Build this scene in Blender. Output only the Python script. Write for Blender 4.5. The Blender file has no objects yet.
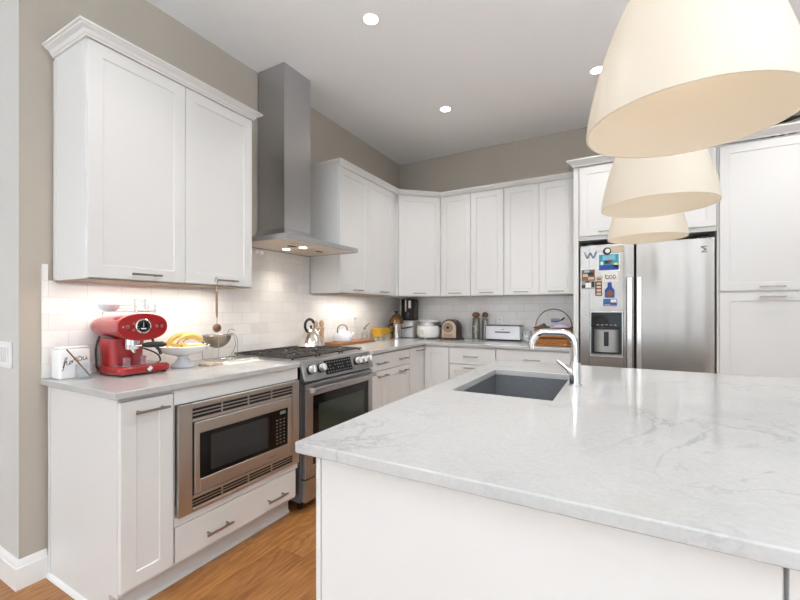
import bpy, bmesh, math, random
from mathutils import Vector, Matrix

random.seed(7)
S = bpy.context.scene
COL = S.collection
R = math.radians

# ------------------------------------------------------------------ camera
cam_d = bpy.data.cameras.new('camera')
cam = bpy.data.objects.new('camera', cam_d)
COL.objects.link(cam)
cam.location = (2.3248, -0.814, 1.2324)
cam.rotation_euler = (R(90), 0, R(29.16))
cam_d.sensor_width = 36.0
cam_d.lens = 397.74 / 800 * 36.0
cam_d.shift_y = 9.22 / 800
cam_d.clip_start = 0.02
S.camera = cam

# ------------------------------------------------------------------ world, daylight, exposure
S.view_settings.view_transform = 'Standard'
S.view_settings.look = 'None'
S.view_settings.gamma = 1
S.view_settings.exposure = 0.12
W = bpy.data.worlds.new('world')
S.world = W
W.use_nodes = True
wn = W.node_tree.nodes
sky = wn.new('ShaderNodeTexSky')
sky.sky_type = 'HOSEK_WILKIE'
sky.turbidity = 4.0
sky.sun_direction = Vector((0.3, -0.6, 0.75)).normalized()
W.node_tree.links.new(sky.outputs[0], wn['Background'].inputs[0])
wn['Background'].inputs[1].default_value = 1.1


def area(name, loc, rot, sx, sy, power, col=(1, 1, 1), spread=180):
    d = bpy.data.lights.new(name, 'AREA')
    d.shape = 'RECTANGLE'
    d.size, d.size_y = sx, sy
    d.energy = power
    d.color = col
    d.spread = R(spread)
    o = bpy.data.objects.new(name, d)
    COL.objects.link(o)
    o.location = loc
    o.rotation_euler = rot
    return o


DAY = (0.82, 0.92, 1.0)
FILL = (0.84, 0.925, 1.0)
# daylight entering the four tall windows of the wall behind the camera and the window of the right wall;
# the sky shines in level, the upward lamps are fill added to brighten the ceiling
for wx in (-1.55, 0.55, 2.45, 4.15):
    area('window_daylight', (wx, -8.42, 1.55), (R(90), 0, 0), 1.3, 2.2, 19, DAY)
    area('ceiling_fill_light', (wx, -8.36, 0.8), (R(150), 0, 0), 1.3, 0.8, 118, FILL, 100)
for wy, p, g in ((-1.4, 20, 95), (1.3, 0.6, 12)):
    area('window_daylight', (5.32, wy, 1.5), (R(90), 0, R(90)), 1.6, 2.1, p, DAY)
    area('ceiling_fill_light', (5.26, wy, 0.8), (R(150), 0, R(90)), 1.6, 0.8, g, FILL, 100)

# ------------------------------------------------------------------ helpers


def lin(c):
    c = c / 255.0
    return c / 12.92 if c <= 0.04045 else ((c + 0.055) / 1.055) ** 2.4


def rgb(*c):
    return (lin(c[0]), lin(c[1]), lin(c[2]), 1.0)


MATS = {}


def new_mat(name):
    m = bpy.data.materials.new(name)
    m.use_nodes = True
    nt = m.node_tree
    return m, nt, nt.nodes['Principled BSDF']


def mat(name, c, rough=0.5, metal=0.0, var=0.04, scale=6.0, bump=0.0, bscale=None, stretch=None,
        coat=0.0, spec=0.5, emit=0.0, ecol=None, trans=0.0, alpha=1.0, sub=0.0):
    """plain procedural material: a base colour with a faint noise variation and an optional fine bump"""
    if name in MATS:
        return MATS[name]
    m, nt, b = new_mat(name)
    N, L = nt.nodes, nt.links
    tc = N.new('ShaderNodeTexCoord')
    mp = N.new('ShaderNodeMapping')
    if stretch:
        mp.inputs['Scale'].default_value = stretch
    L.new(tc.outputs['Object'], mp.inputs[0])
    no = N.new('ShaderNodeTexNoise')
    no.inputs['Scale'].default_value = scale
    no.inputs['Detail'].default_value = 4
    L.new(mp.outputs[0], no.inputs[0])
    mx = N.new('ShaderNodeMix')
    mx.data_type = 'RGBA'
    base = rgb(*c)
    mx.inputs[6].default_value = tuple(max(0, v * (1 - var)) for v in base[:3]) + (1,)
    mx.inputs[7].default_value = tuple(min(1, v * (1 + var)) for v in base[:3]) + (1,)
    L.new(no.outputs[0], mx.inputs[0])
    L.new(mx.outputs[2], b.inputs['Base Color'])
    b.inputs['Roughness'].default_value = rough
    b.inputs['Metallic'].default_value = metal
    b.inputs['Coat Weight'].default_value = coat
    b.inputs['Specular IOR Level'].default_value = spec
    b.inputs['Transmission Weight'].default_value = trans
    b.inputs['Alpha'].default_value = alpha
    if sub:
        b.inputs['Subsurface Weight'].default_value = sub
        b.inputs['Subsurface Radius'].default_value = (0.02, 0.02, 0.02)
    if emit:
        b.inputs['Emission Color'].default_value = rgb(*(ecol or c))
        b.inputs['Emission Strength'].default_value = emit
    if bump:
        n2 = N.new('ShaderNodeTexNoise')
        n2.inputs['Scale'].default_value = bscale or scale * 10
        n2.inputs['Detail'].default_value = 3
        L.new(mp.outputs[0], n2.inputs[0])
        bp = N.new('ShaderNodeBump')
        bp.inputs['Strength'].default_value = bump
        bp.inputs['Distance'].default_value = 0.002
        L.new(n2.outputs[0], bp.inputs['Height'])
        L.new(bp.outputs[0], b.inputs['Normal'])
    MATS[name] = m
    return m


def glass_mat(name, tint=(246, 249, 250), clear=0.93, rough=0.03):
    """thin clear glass: mostly see-through with a glossy skin that strengthens towards the rim"""
    if name in MATS:
        return MATS[name]
    m, nt, b = new_mat(name)
    N, L = nt.nodes, nt.links
    nt.nodes.remove(b)
    tc = N.new('ShaderNodeTexCoord')
    no = N.new('ShaderNodeTexNoise')
    no.inputs['Scale'].default_value = 9
    L.new(tc.outputs['Object'], no.inputs[0])
    tr = N.new('ShaderNodeBsdfTransparent')
    tr.inputs[0].default_value = rgb(*tint)
    gl = N.new('ShaderNodeBsdfGlossy')
    gl.inputs['Color'].default_value = rgb(*tint)
    mr0 = N.new('ShaderNodeMapRange')
    mr0.inputs['To Min'].default_value = rough
    mr0.inputs['To Max'].default_value = rough * 2
    L.new(no.outputs[0], mr0.inputs['Value'])
    L.new(mr0.outputs[0], gl.inputs['Roughness'])
    lw = N.new('ShaderNodeLayerWeight')
    lw.inputs[0].default_value = 0.25
    mr = N.new('ShaderNodeMapRange')
    mr.inputs['To Min'].default_value = 1 - clear
    mr.inputs['To Max'].default_value = 0.65
    L.new(lw.outputs['Facing'], mr.inputs['Value'])
    mx = N.new('ShaderNodeMixShader')
    L.new(mr.outputs[0], mx.inputs[0])
    L.new(tr.outputs[0], mx.inputs[1])
    L.new(gl.outputs[0], mx.inputs[2])
    L.new(mx.outputs[0], N['Material Output'].inputs[0])
    MATS[name] = m
    return m


def steel_mat(name, c, rough=0.28, dirn=(1, 1, 60), wave=0.0, wscale=(1, 1, 1), amt=0.25, fine=0.06):
    """brushed stainless steel; dirn stretches the fine brushing, wave adds a slow ripple of the sheet"""
    if name in MATS:
        return MATS[name]
    m, nt, b = new_mat(name)
    N, L = nt.nodes, nt.links
    tc = N.new('ShaderNodeTexCoord')
    mp = N.new('ShaderNodeMapping')
    mp.inputs['Scale'].default_value = dirn
    L.new(tc.outputs['Object'], mp.inputs[0])
    no = N.new('ShaderNodeTexNoise')
    no.inputs['Scale'].default_value = 8
    no.inputs['Detail'].default_value = 4
    L.new(mp.outputs[0], no.inputs[0])
    mr = N.new('ShaderNodeMapRange')
    mr.inputs['To Min'].default_value = rough * (1 - amt)
    mr.inputs['To Max'].default_value = rough * (1 + amt)
    L.new(no.outputs[0], mr.inputs['Value'])
    L.new(mr.outputs[0], b.inputs['Roughness'])
    b.inputs['Base Color'].default_value = rgb(*c)
    b.inputs['Metallic'].default_value = 1.0
    bp = N.new('ShaderNodeBump')
    bp.inputs['Strength'].default_value = fine
    bp.inputs['Distance'].default_value = 0.001
    L.new(no.outputs[0], bp.inputs['Height'])
    last = bp
    if wave:
        m2 = N.new('ShaderNodeMapping')
        m2.inputs['Scale'].default_value = wscale
        L.new(tc.outputs['Object'], m2.inputs[0])
        n2 = N.new('ShaderNodeTexNoise')
        n2.inputs['Scale'].default_value = 1.0
        n2.inputs['Detail'].default_value = 1
        L.new(m2.outputs[0], n2.inputs[0])
        b2 = N.new('ShaderNodeBump')
        b2.inputs['Strength'].default_value = 1.0
        b2.inputs['Distance'].default_value = wave
        L.new(n2.outputs[0], b2.inputs['Height'])
        L.new(bp.outputs[0], b2.inputs['Normal'])
        last = b2
    L.new(last.outputs[0], b.inputs['Normal'])
    MATS[name] = m
    return m


class MB:
    """collects shapes in one bmesh; build() links them as one mesh object"""

    def __init__(self):
        self.bm = bmesh.new()
        self.bevelled = False

    def mark(self):
        return len(self.bm.verts)

    def xform(self, start, M):
        self.bm.verts.ensure_lookup_table()
        for v in self.bm.verts[start:]:
            v.co = M @ v.co

    def _bevel(self, edges, bev, seg=2):
        if bev > 0:
            self.bevelled = True
            bmesh.ops.bevel(self.bm, geom=list(edges), offset=bev, segments=seg, profile=0.5, affect='EDGES', clamp_overlap=True)

    def box(self, x0, x1, y0, y1, z0, z1, bev=0.0, seg=2):
        vs = [self.bm.verts.new(p) for p in ((x0, y0, z0), (x1, y0, z0), (x1, y1, z0), (x0, y1, z0),
                                             (x0, y0, z1), (x1, y0, z1), (x1, y1, z1), (x0, y1, z1))]
        fs = [self.bm.faces.new([vs[i] for i in q]) for q in
              ((3, 2, 1, 0), (4, 5, 6, 7), (0, 1, 5, 4), (1, 2, 6, 5), (2, 3, 7, 6), (3, 0, 4, 7))]
        self._bevel({e for f in fs for e in f.edges}, bev, seg)
        return self

    def prism(self, pts, axis, a0, a1, bev=0.0, seg=2):
        """extrude a 2D outline along axis ('x': pts are (y,z); 'y': (x,z); 'z': (x,y))"""
        def P(p, a):
            return {'x': (a, p[0], p[1]), 'y': (p[0], a, p[1]), 'z': (p[0], p[1], a)}[axis]
        A = [self.bm.verts.new(P(p, a0)) for p in pts]
        B = [self.bm.verts.new(P(p, a1)) for p in pts]
        fs = [self.bm.faces.new(A[::-1]), self.bm.faces.new(B)]
        n = len(pts)
        for i in range(n):
            j = (i + 1) % n
            fs.append(self.bm.faces.new((A[i], A[j], B[j], B[i])))
        bmesh.ops.recalc_face_normals(self.bm, faces=fs)
        self._bevel({e for f in fs[:2] for e in f.edges} if bev > 0 else [], bev, seg)
        return self

    def lathe(self, prof, c=(0, 0, 0), seg=32, close=False):
        """revolve (r,z) points about the z axis through c; ends at r=0 close on a point"""
        rings = []
        for r, z in prof:
            if r < 1e-6:
                rings.append([self.bm.verts.new((c[0], c[1], c[2] + z))])
            else:
                rings.append([self.bm.verts.new((c[0] + r * math.cos(2 * math.pi * k / seg), c[1] + r * math.sin(2 * math.pi * k / seg), c[2] + z)) for k in range(seg)])
        pairs = list(zip(rings, rings[1:])) + ([(rings[-1], rings[0])] if close else [])
        for A, B in pairs:
            for k in range(seg):
                j = (k + 1) % seg
                if len(A) == 1 and len(B) == 1:
                    break
                if len(A) == 1:
                    self.bm.faces.new((A[0], B[k], B[j]))
                elif len(B) == 1:
                    self.bm.faces.new((A[k], B[0], A[j]))
                else:
                    self.bm.faces.new((A[k], B[k], B[j], A[j]))
        return self

    def tube(self, pts, r, seg=8, closed=False, caps=True):
        """round tube along points; r is a number or one radius per point"""
        P = [Vector(p) for p in pts]
        n = len(P)
        rr = [r] * n if isinstance(r, (int, float)) else r
        up = None
        rings = []
        for i in range(n):
            if closed:
                t = (P[(i + 1) % n] - P[i - 1]).normalized()
            else:
                t = (P[min(i + 1, n - 1)] - P[max(i - 1, 0)]).normalized()
            if up is None:
                up = Vector((0, 0, 1)) if abs(t.z) < 0.9 else Vector((1, 0, 0))
            a = t.cross(up)
            if a.length < 1e-5:
                a = t.cross(Vector((0.3, 1, 0.2)))
            a.normalize()
            b = a.cross(t).normalized()
            up = b
            rings.append([self.bm.verts.new(P[i] + rr[i] * (math.cos(2 * math.pi * k / seg) * a + math.sin(2 * math.pi * k / seg) * b)) for k in range(seg)])
        for i in range(n if closed else n - 1):
            A, B = rings[i], rings[(i + 1) % n]
            for k in range(seg):
                j = (k + 1) % seg
                self.bm.faces.new((A[k], A[j], B[j], B[k]))
        if caps and not closed:
            self.bm.faces.new(rings[0][::-1])
            self.bm.faces.new(rings[-1])
        return self

    def cyl(self, p0, p1, r, r2=None, seg=20):
        return self.tube([p0, p1], [r, r if r2 is None else r2], seg)

    def sphere(self, c, rx, ry=None, rz=None, seg=20, rings=12):
        ry, rz = ry or rx, rz or rx
        m = self.mark()
        bmesh.ops.create_uvsphere(self.bm, u_segments=seg, v_segments=rings, radius=1.0)
        self.xform(m, Matrix.Translation(c) @ Matrix.Diagonal((rx, ry, rz, 1)))
        return self

    def shaker(self, x0, x1, z0, z1, yf, t=0.02, fr=0.057, rec=0.0045, slope=0.003, ch=0.0015):
        """a framed door with a recessed flat panel, facing -y with its front at yf"""
        def ring(i, y):
            return [self.bm.verts.new(p) for p in ((x0 + i, y, z0 + i), (x1 - i, y, z0 + i), (x1 - i, y, z1 - i), (x0 + i, y, z1 - i))]
        rs = [ring(0, yf + t), ring(0, yf + ch), ring(ch, yf), ring(fr, yf), ring(fr + slope, yf + rec)]
        fs = [self.bm.faces.new(rs[0][::-1]), self.bm.faces.new(rs[-1])]
        for A, B in zip(rs, rs[1:]):
            for k in range(4):
                j = (k + 1) % 4
                fs.append(self.bm.faces.new((A[k], A[j], B[j], B[k])))
        bmesh.ops.recalc_face_normals(self.bm, faces=fs)
        return self

    def slab(self, x0, x1, z0, z1, yf, t=0.02):
        return self.box(x0, x1, yf, yf + t, z0, z1, 0.0015, 1)

    def loft(self, rings, cap0=True, cap1=True):
        """skin between equal-length loops of points"""
        rs = [[self.bm.verts.new(p) for p in r] for r in rings]
        fs = []
        n = len(rs[0])
        for A, B in zip(rs, rs[1:]):
            for k in range(n):
                j = (k + 1) % n
                fs.append(self.bm.faces.new((A[k], A[j], B[j], B[k])))
        if cap0:
            fs.append(self.bm.faces.new(rs[0][::-1]))
        if cap1:
            fs.append(self.bm.faces.new(rs[-1]))
        bmesh.ops.recalc_face_normals(self.bm, faces=fs)
        return self

    def build(self, name, m, parent=None, world=False, smooth=True, angle=35, label=None):
        if world and parent is not None:
            root = parent
            while root.parent:
                root = root.parent
            Mi = Matrix.LocRotScale(root.location, root.rotation_euler, None).inverted()
            self.xform(0, Mi)
        me = bpy.data.meshes.new(name)
        bmesh.ops.recalc_face_normals(self.bm, faces=self.bm.faces)
        self.bm.to_mesh(me)
        self.bm.free()
        me.materials.append(m)
        if smooth:
            me.shade_smooth()
            me.set_sharp_from_angle(angle=R(angle))
        o = bpy.data.objects.new(name, me)
        COL.objects.link(o)
        if smooth and self.bevelled:
            w_ = o.modifiers.new('weighted_normal', 'WEIGHTED_NORMAL')
            w_.keep_sharp = True
            w_.weight = 100
        if parent is not None:
            o.parent = parent
        if label:
            o['label'] = label
        return o


def thing(name, label, cat, loc=(0, 0, 0), rot=0.0, group=None):
    o = bpy.data.objects.new(name, None)
    COL.objects.link(o)
    o.empty_display_size = 0.1
    o.location = loc
    o.rotation_euler = (0, 0, R(rot))
    o['label'] = label
    o['category'] = cat
    if group:
        o['group'] = group
    return o


def tag(o, label, cat, group=None):
    o['label'] = label
    o['category'] = cat
    if group:
        o['group'] = group
    return o


def place(o, loc, rot=0.0):
    o.location = loc
    o.rotation_euler = (0, 0, R(rot))
    return o


def struct(mb, name, m, label=None):
    o = mb.build(name, m)
    o['kind'] = 'structure'
    if label:
        o['label'] = label
    return o


def text(name, body, size, m, parent, loc, rot, extrude=0.0004):
    cu = bpy.data.curves.new(name, 'FONT')
    cu.body = body
    cu.size = size
    cu.extrude = extrude
    cu.align_x = 'CENTER'
    cu.align_y = 'CENTER'
    cu.materials.append(m)
    o = bpy.data.objects.new(name, cu)
    COL.objects.link(o)
    o.parent = parent
    o.location = loc
    o.rotation_euler = rot
    return o


FRONT = (R(90), 0, 0)   # lettering that stands upright and faces -y

# ------------------------------------------------------------------ materials
M_cab = mat('white_cabinet_paint', (225, 224, 222), 0.32, var=0.012, scale=2.5, bump=0.03, bscale=60)
M_ceil = mat('ceiling_paint', (246, 246, 245), 0.9, var=0.015, scale=1.5, bump=0.15, bscale=180)
M_wall = mat('taupe_wall_paint', (184, 175, 163), 0.85, var=0.02, scale=2.0, bump=0.15, bscale=200)
M_wall2 = mat('pale_wall_paint', (205, 202, 198), 0.85, var=0.02, scale=2.0, bump=0.15, bscale=200)
M_trim = mat('white_trim_paint', (240, 239, 237), 0.4, var=0.01)
M_handle = steel_mat('handle_nickel', (164, 157, 150), 0.34, (40, 1, 1))
M_steel = steel_mat('stainless_brushed', (182, 182, 184), 0.3, (1, 60, 60))
M_steel_v = steel_mat('stainless_chimney', (190, 190, 192), 0.32, (60, 60, 1))
M_fridge = steel_mat('stainless_fridge', (158, 153, 149), 0.26, (60, 60, 0.5), wave=0.03, wscale=(5.0, 1, 0.10), amt=0.12, fine=0.02)
M_chrome = mat('polished_chrome', (232, 232, 232), 0.07, 1.0, var=0.01)
M_black = mat('black_plastic', (22, 22, 23), 0.35, var=0.1)
M_gloss = mat('black_glass', (10, 10, 11), 0.08, var=0.05, spec=0.35)
M_iron = mat('cast_iron', (48, 44, 42), 0.55, var=0.15, scale=20, bump=0.3)
M_dark = mat('dark_gap', (30, 26, 23), 0.7)
M_kick = mat('toe_kick_paint', (216, 215, 214), 0.45, var=0.02)
M_glass = glass_mat('clear_glass')
M_pane = glass_mat('window_glass', (252, 254, 254), 0.97)
M_white = mat('white_ceramic', (240, 240, 240), 0.15, var=0.01, coat=0.3)
M_plas = mat('white_plastic', (236, 235, 233), 0.3, var=0.01)


def quartz():
    m, nt, b = new_mat('white_quartz')
    N, L = nt.nodes, nt.links
    tc = N.new('ShaderNodeTexCoord')
    n1 = N.new('ShaderNodeTexNoise')
    n1.inputs['Scale'].default_value = 1.7
    n1.inputs['Detail'].default_value = 6
    n1.inputs['Roughness'].default_value = 0.65
    L.new(tc.outputs['Object'], n1.inputs[0])
    # thin veins: where a warped noise crosses its middle value
    n2 = N.new('ShaderNodeTexNoise')
    n2.inputs['Scale'].default_value = 2.3
    n2.inputs['Detail'].default_value = 9
    n2.inputs['Roughness'].default_value = 0.62
    n2.inputs['Distortion'].default_value = 1.3
    L.new(tc.outputs['Object'], n2.inputs[0])
    sub = N.new('ShaderNodeMath'); sub.operation = 'SUBTRACT'; sub.inputs[1].default_value = 0.5
    L.new(n2.outputs[0], sub.inputs[0])
    ab = N.new('ShaderNodeMath'); ab.operation = 'ABSOLUTE'
    L.new(sub.outputs[0], ab.inputs[0])
    vr = N.new('ShaderNodeMapRange')
    vr.inputs['From Max'].default_value = 0.022
    vr.inputs['To Min'].default_value = 1
    vr.inputs['To Max'].default_value = 0
    L.new(ab.outputs[0], vr.inputs['Value'])
    # the veins come and go
    n3 = N.new('ShaderNodeTexNoise')
    n3.inputs['Scale'].default_value = 1.9
    n3.inputs['Detail'].default_value = 3
    L.new(tc.outputs['Object'], n3.inputs[0])
    gate = N.new('ShaderNodeMapRange')
    gate.inputs['From Min'].default_value = 0.47
    gate.inputs['From Max'].default_value = 0.68
    L.new(n3.outputs[0], gate.inputs['Value'])
    mu = N.new('ShaderNodeMath'); mu.operation = 'MULTIPLY'
    L.new(vr.outputs[0], mu.inputs[0]); L.new(gate.outputs[0], mu.inputs[1])
    # small specks
    n4 = N.new('ShaderNodeTexNoise')
    n4.inputs['Scale'].default_value = 110
    n4.inputs['Detail'].default_value = 2
    L.new(tc.outputs['Object'], n4.inputs[0])
    base = N.new('ShaderNodeMix'); base.data_type = 'RGBA'
    base.inputs[6].default_value = rgb(184, 183, 182)
    base.inputs[7].default_value = rgb(212, 211, 209)
    L.new(n1.outputs[0], base.inputs[0])
    sp = N.new('ShaderNodeMix'); sp.data_type = 'RGBA'; sp.blend_type = 'MULTIPLY'
    sp.inputs[0].default_value = 0.18
    L.new(base.outputs[2], sp.inputs[6]); L.new(n4.outputs[0], sp.inputs[7])
    ve = N.new('ShaderNodeMix'); ve.data_type = 'RGBA'
    ve.inputs[7].default_value = rgb(150, 150, 154)
    fac = N.new('ShaderNodeMath'); fac.operation = 'MULTIPLY'; fac.inputs[1].default_value = 0.62
    L.new(mu.outputs[0], fac.inputs[0])
    L.new(fac.outputs[0], ve.inputs[0]); L.new(sp.outputs[2], ve.inputs[6])
    L.new(ve.outputs[2], b.inputs['Base Color'])
    b.inputs['Roughness'].default_value = 0.13
    return m


M_quartz = quartz()


def wood_floor():
    m, nt, b = new_mat('oak_floor_planks')
    N, L = nt.nodes, nt.links
    tc = N.new('ShaderNodeTexCoord')
    sx = N.new('ShaderNodeSeparateXYZ')
    L.new(tc.outputs['Object'], sx.inputs[0])
    br = N.new('ShaderNodeTexBrick')
    cm = N.new('ShaderNodeCombineXYZ')
    L.new(sx.outputs['Y'], cm.inputs[0]); L.new(sx.outputs['X'], cm.inputs[1])
    L.new(cm.outputs[0], br.inputs[0])
    br.inputs['Scale'].default_value = 1.0
    br.inputs['Brick Width'].default_value = 1.35
    br.inputs['Row Height'].default_value = 0.19
    br.inputs['Mortar Size'].default_value = 0.0012
    br.inputs['Mortar Smooth'].default_value = 0.1
    br.inputs['Color1'].default_value = (0, 0, 0, 1)
    br.inputs['Color2'].default_value = (1, 1, 1, 1)
    br.inputs['Mortar'].default_value = (0.5, 0.5, 0.5, 1)
    # every plank gets its own shift of the grain
    sh = N.new('ShaderNodeVectorMath'); sh.operation = 'SCALE'; sh.inputs['Scale'].default_value = 7.0
    L.new(br.outputs['Color'], sh.inputs[0])
    ad = N.new('ShaderNodeVectorMath'); ad.operation = 'ADD'
    L.new(tc.outputs['Object'], ad.inputs[0]); L.new(sh.outputs[0], ad.inputs[1])
    mp = N.new('ShaderNodeMapping'); mp.inputs['Scale'].default_value = (3.6, 1.3, 1)
    L.new(ad.outputs[0], mp.inputs[0])
    wv = N.new('ShaderNodeTexNoise')
    wv.inputs['Scale'].default_value = 1.1; wv.inputs['Detail'].default_value = 2; wv.inputs['Distortion'].default_value = 1.5
    L.new(mp.outputs[0], wv.inputs[0])
    # growth rings: contour lines of the slow noise
    k = N.new('ShaderNodeMath'); k.operation = 'MULTIPLY'; k.inputs[1].default_value = 58
    L.new(wv.outputs[0], k.inputs[0])
    sn = N.new('ShaderNodeMath'); sn.operation = 'SINE'
    L.new(k.outputs[0], sn.inputs[0])
    fn = N.new('ShaderNodeTexNoise'); fn.inputs['Scale'].default_value = 9; fn.inputs['Detail'].default_value = 6
    mp2 = N.new('ShaderNodeMapping'); mp2.inputs['Scale'].default_value = (9, 0.9, 1)
    L.new(ad.outputs[0], mp2.inputs[0]); L.new(mp2.outputs[0], fn.inputs[0])
    ra = N.new('ShaderNodeValToRGB')
    ra.color_ramp.elements[0].position = 0.18; ra.color_ramp.elements[1].position = 0.85
    ra.color_ramp.elements[0].color = rgb(136, 84, 38)
    ra.color_ramp.elements[1].color = rgb(196, 140, 84)
    mixv = N.new('ShaderNodeMath'); mixv.operation = 'MULTIPLY_ADD'
    mixv.inputs[1].default_value = 0.08
    L.new(sn.outputs[0], mixv.inputs[0]); L.new(fn.outputs[0], mixv.inputs[2])
    L.new(mixv.outputs[0], ra.inputs[0])
    tone = N.new('ShaderNodeMix'); tone.data_type = 'RGBA'; tone.blend_type = 'MULTIPLY'
    tone.inputs[7].default_value = rgb(234, 226, 218)
    L.new(br.outputs['Color'], tone.inputs[0]); L.new(ra.outputs[0], tone.inputs[6])
    seam = N.new('ShaderNodeMix'); seam.data_type = 'RGBA'
    seam.inputs[7].default_value = rgb(122, 78, 42)
    L.new(br.outputs['Fac'], seam.inputs[0]); L.new(tone.outputs[2], seam.inputs[6])
    L.new(seam.outputs[2], b.inputs['Base Color'])
    b.inputs['Roughness'].default_value = 0.3
    bp = N.new('ShaderNodeBump'); bp.inputs['Strength'].default_value = 0.08; bp.inputs['Distance'].default_value = 0.002
    L.new(fn.outputs[0], bp.inputs['Height']); L.new(bp.outputs[0], b.inputs['Normal'])
    return m


def tile(name, along, ripple=0.35, nscale=9):
    """white glazed subway tile laid in running bond on a wall whose length runs along x or y"""
    m, nt, b = new_mat(name)
    N, L = nt.nodes, nt.links
    tc = N.new('ShaderNodeTexCoord')
    sx = N.new('ShaderNodeSeparateXYZ')
    L.new(tc.outputs['Object'], sx.inputs[0])
    cm = N.new('ShaderNodeCombineXYZ')
    L.new(sx.outputs[along], cm.inputs[0])
    zo = N.new('ShaderNodeMath'); zo.operation = 'ADD'; zo.inputs[1].default_value = -0.9004
    L.new(sx.outputs['Z'], zo.inputs[0]); L.new(zo.outputs[0], cm.inputs[1])
    br = N.new('ShaderNodeTexBrick')
    L.new(cm.outputs[0], br.inputs[0])
    br.inputs['Scale'].default_value = 1.0
    br.inputs['Brick Width'].default_value = 0.1535
    br.inputs['Row Height'].default_value = 0.0775
    br.inputs['Mortar Size'].default_value = 0.0016
    br.inputs['Mortar Smooth'].default_value = 0.3
    br.inputs['Color1'].default_value = (0, 0, 0, 1)
    br.inputs['Color2'].default_value = (1, 1, 1, 1)
    mx = N.new('ShaderNodeMix'); mx.data_type = 'RGBA'
    mx.inputs[6].default_value = rgb(232, 228, 225)
    mx.inputs[7].default_value = rgb(242, 239, 237)
    L.new(br.outputs['Color'], mx.inputs[0])
    gr = N.new('ShaderNodeMix'); gr.data_type = 'RGBA'
    gr.inputs[7].default_value = rgb(218, 211, 206)
    L.new(br.outputs['Fac'], gr.inputs[0]); L.new(mx.outputs[2], gr.inputs[6])
    L.new(gr.outputs[2], b.inputs['Base Color'])
    ro = N.new('ShaderNodeMapRange'); ro.inputs['To Min'].default_value = 0.1; ro.inputs['To Max'].default_value = 0.7
    L.new(br.outputs['Fac'], ro.inputs['Value']); L.new(ro.outputs[0], b.inputs['Roughness'])
    inv = N.new('ShaderNodeMath'); inv.operation = 'SUBTRACT'; inv.inputs[0].default_value = 1
    L.new(br.outputs['Fac'], inv.inputs[1])
    b1 = N.new('ShaderNodeBump'); b1.inputs['Strength'].default_value = 0.35; b1.inputs['Distance'].default_value = 0.001
    L.new(inv.outputs[0], b1.inputs['Height'])
    # each tile sits at a slightly different tilt, and the glaze ripples
    no = N.new('ShaderNodeTexNoise'); no.inputs['Scale'].default_value = nscale; no.inputs['Detail'].default_value = 1
    sh = N.new('ShaderNodeVectorMath'); sh.operation = 'SCALE'; sh.inputs['Scale'].default_value = 30.0
    L.new(br.outputs['Color'], sh.inputs[0])
    ad = N.new('ShaderNodeVectorMath'); ad.operation = 'ADD'
    L.new(tc.outputs['Object'], ad.inputs[0]); L.new(sh.outputs[0], ad.inputs[1])
    L.new(ad.outputs[0], no.inputs[0])
    b2 = N.new('ShaderNodeBump'); b2.inputs['Strength'].default_value = ripple; b2.inputs['Distance'].default_value = 0.004
    L.new(no.outputs[0], b2.inputs['Height']); L.new(b1.outputs[0], b2.inputs['Normal'])
    L.new(b2.outputs[0], b.inputs['Normal'])
    return m


# ------------------------------------------------------------------ the room
D = 3.342      # back wall
CH = 2.96      # ceiling
struct(MB().box(-3.0, 5.4, -8.6, 3.9, -0.1, 0.0), 'floor', wood_floor())
struct(MB().box(-3.2, 5.6, -8.8, 3.9, CH, CH + 0.1), 'ceiling', M_ceil)
struct(MB().box(-0.15, 0.0, -0.1, D + 0.5, 0, CH), 'wall_left', M_wall)
struct(MB().box(-3.2, -0.15, -0.1005, 0.05, 0, CH).box(-0.1501, -0.0002, -0.1005, -0.1001, 0, CH), 'wall_front_left', M_wall2)
struct(MB().box(-3.2, -3.0, -8.6, -0.1, 0, CH), 'wall_far_left', M_wall2)
# the back wall, with the recess that takes the refrigerator and the pantry
b = MB()
b.box(0.0, 1.955, D, D + 0.15, 0, CH)
b.box(1.955, 4.12, D, D + 0.15, 2.45, CH)
b.box(4.12, 5.4, D, D + 0.15, 0, CH)
b.box(1.955, 4.12, 3.72, 3.87, 0, 2.45)
b.box(1.80, 1.955, D + 0.15, 3.87, 0, 2.45)
b.box(4.12, 4.27, D + 0.15, 3.87, 0, 2.45)
struct(b, 'wall_back', M_wall)
# right wall with a tall window
b = MB()
ys = [(-2.25, -0.55), (0.45, 2.15)]
prev = -8.6
for y0, y1 in ys:
    b.box(5.4, 5.55, prev, y0, 0, CH)
    b.box(5.4, 5.55, y0, y1, 0, 0.4)
    b.box(5.4, 5.55, y0, y1, 2.6, CH)
    prev = y1
b.box(5.4, 5.55, prev, D + 0.15, 0, CH)
struct(b, 'wall_right', M_wall2)
# wall behind the camera with four windows
b = MB()
xs = [(-2.2, -0.9), (-0.1, 1.2), (1.8, 3.1), (3.5, 4.8)]
prev = -3.2
for x0, x1 in xs:
    b.box(prev, x0, -8.75, -8.6, 0, CH)
    b.box(x0, x1, -8.75, -8.6, 0, 0.45)
    b.box(x0, x1, -8.75, -8.6, 2.65, CH)
    prev = x1
b.box(prev, 5.55, -8.75, -8.6, 0, CH)
struct(b, 'wall_near', M_wall2)
for i, (x0, x1) in enumerate(xs):
    w = MB()
    for a0, a1, c0, c1 in ((x0, x0 + .06, .45, 2.65), (x1 - .06, x1, .45, 2.65), (x0, x1, .45, .51), (x0, x1, 2.59, 2.65), (x0, x1, 1.53, 1.57)):
        w.box(a0, a1, -8.72, -8.63, c0, c1)
    f = struct(w, 'window_%d' % (i + 1), M_trim)
    MB().box(x0 + .06, x1 - .06, -8.68, -8.675, .51, 2.59).build('pane', M_pane, f)
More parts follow.
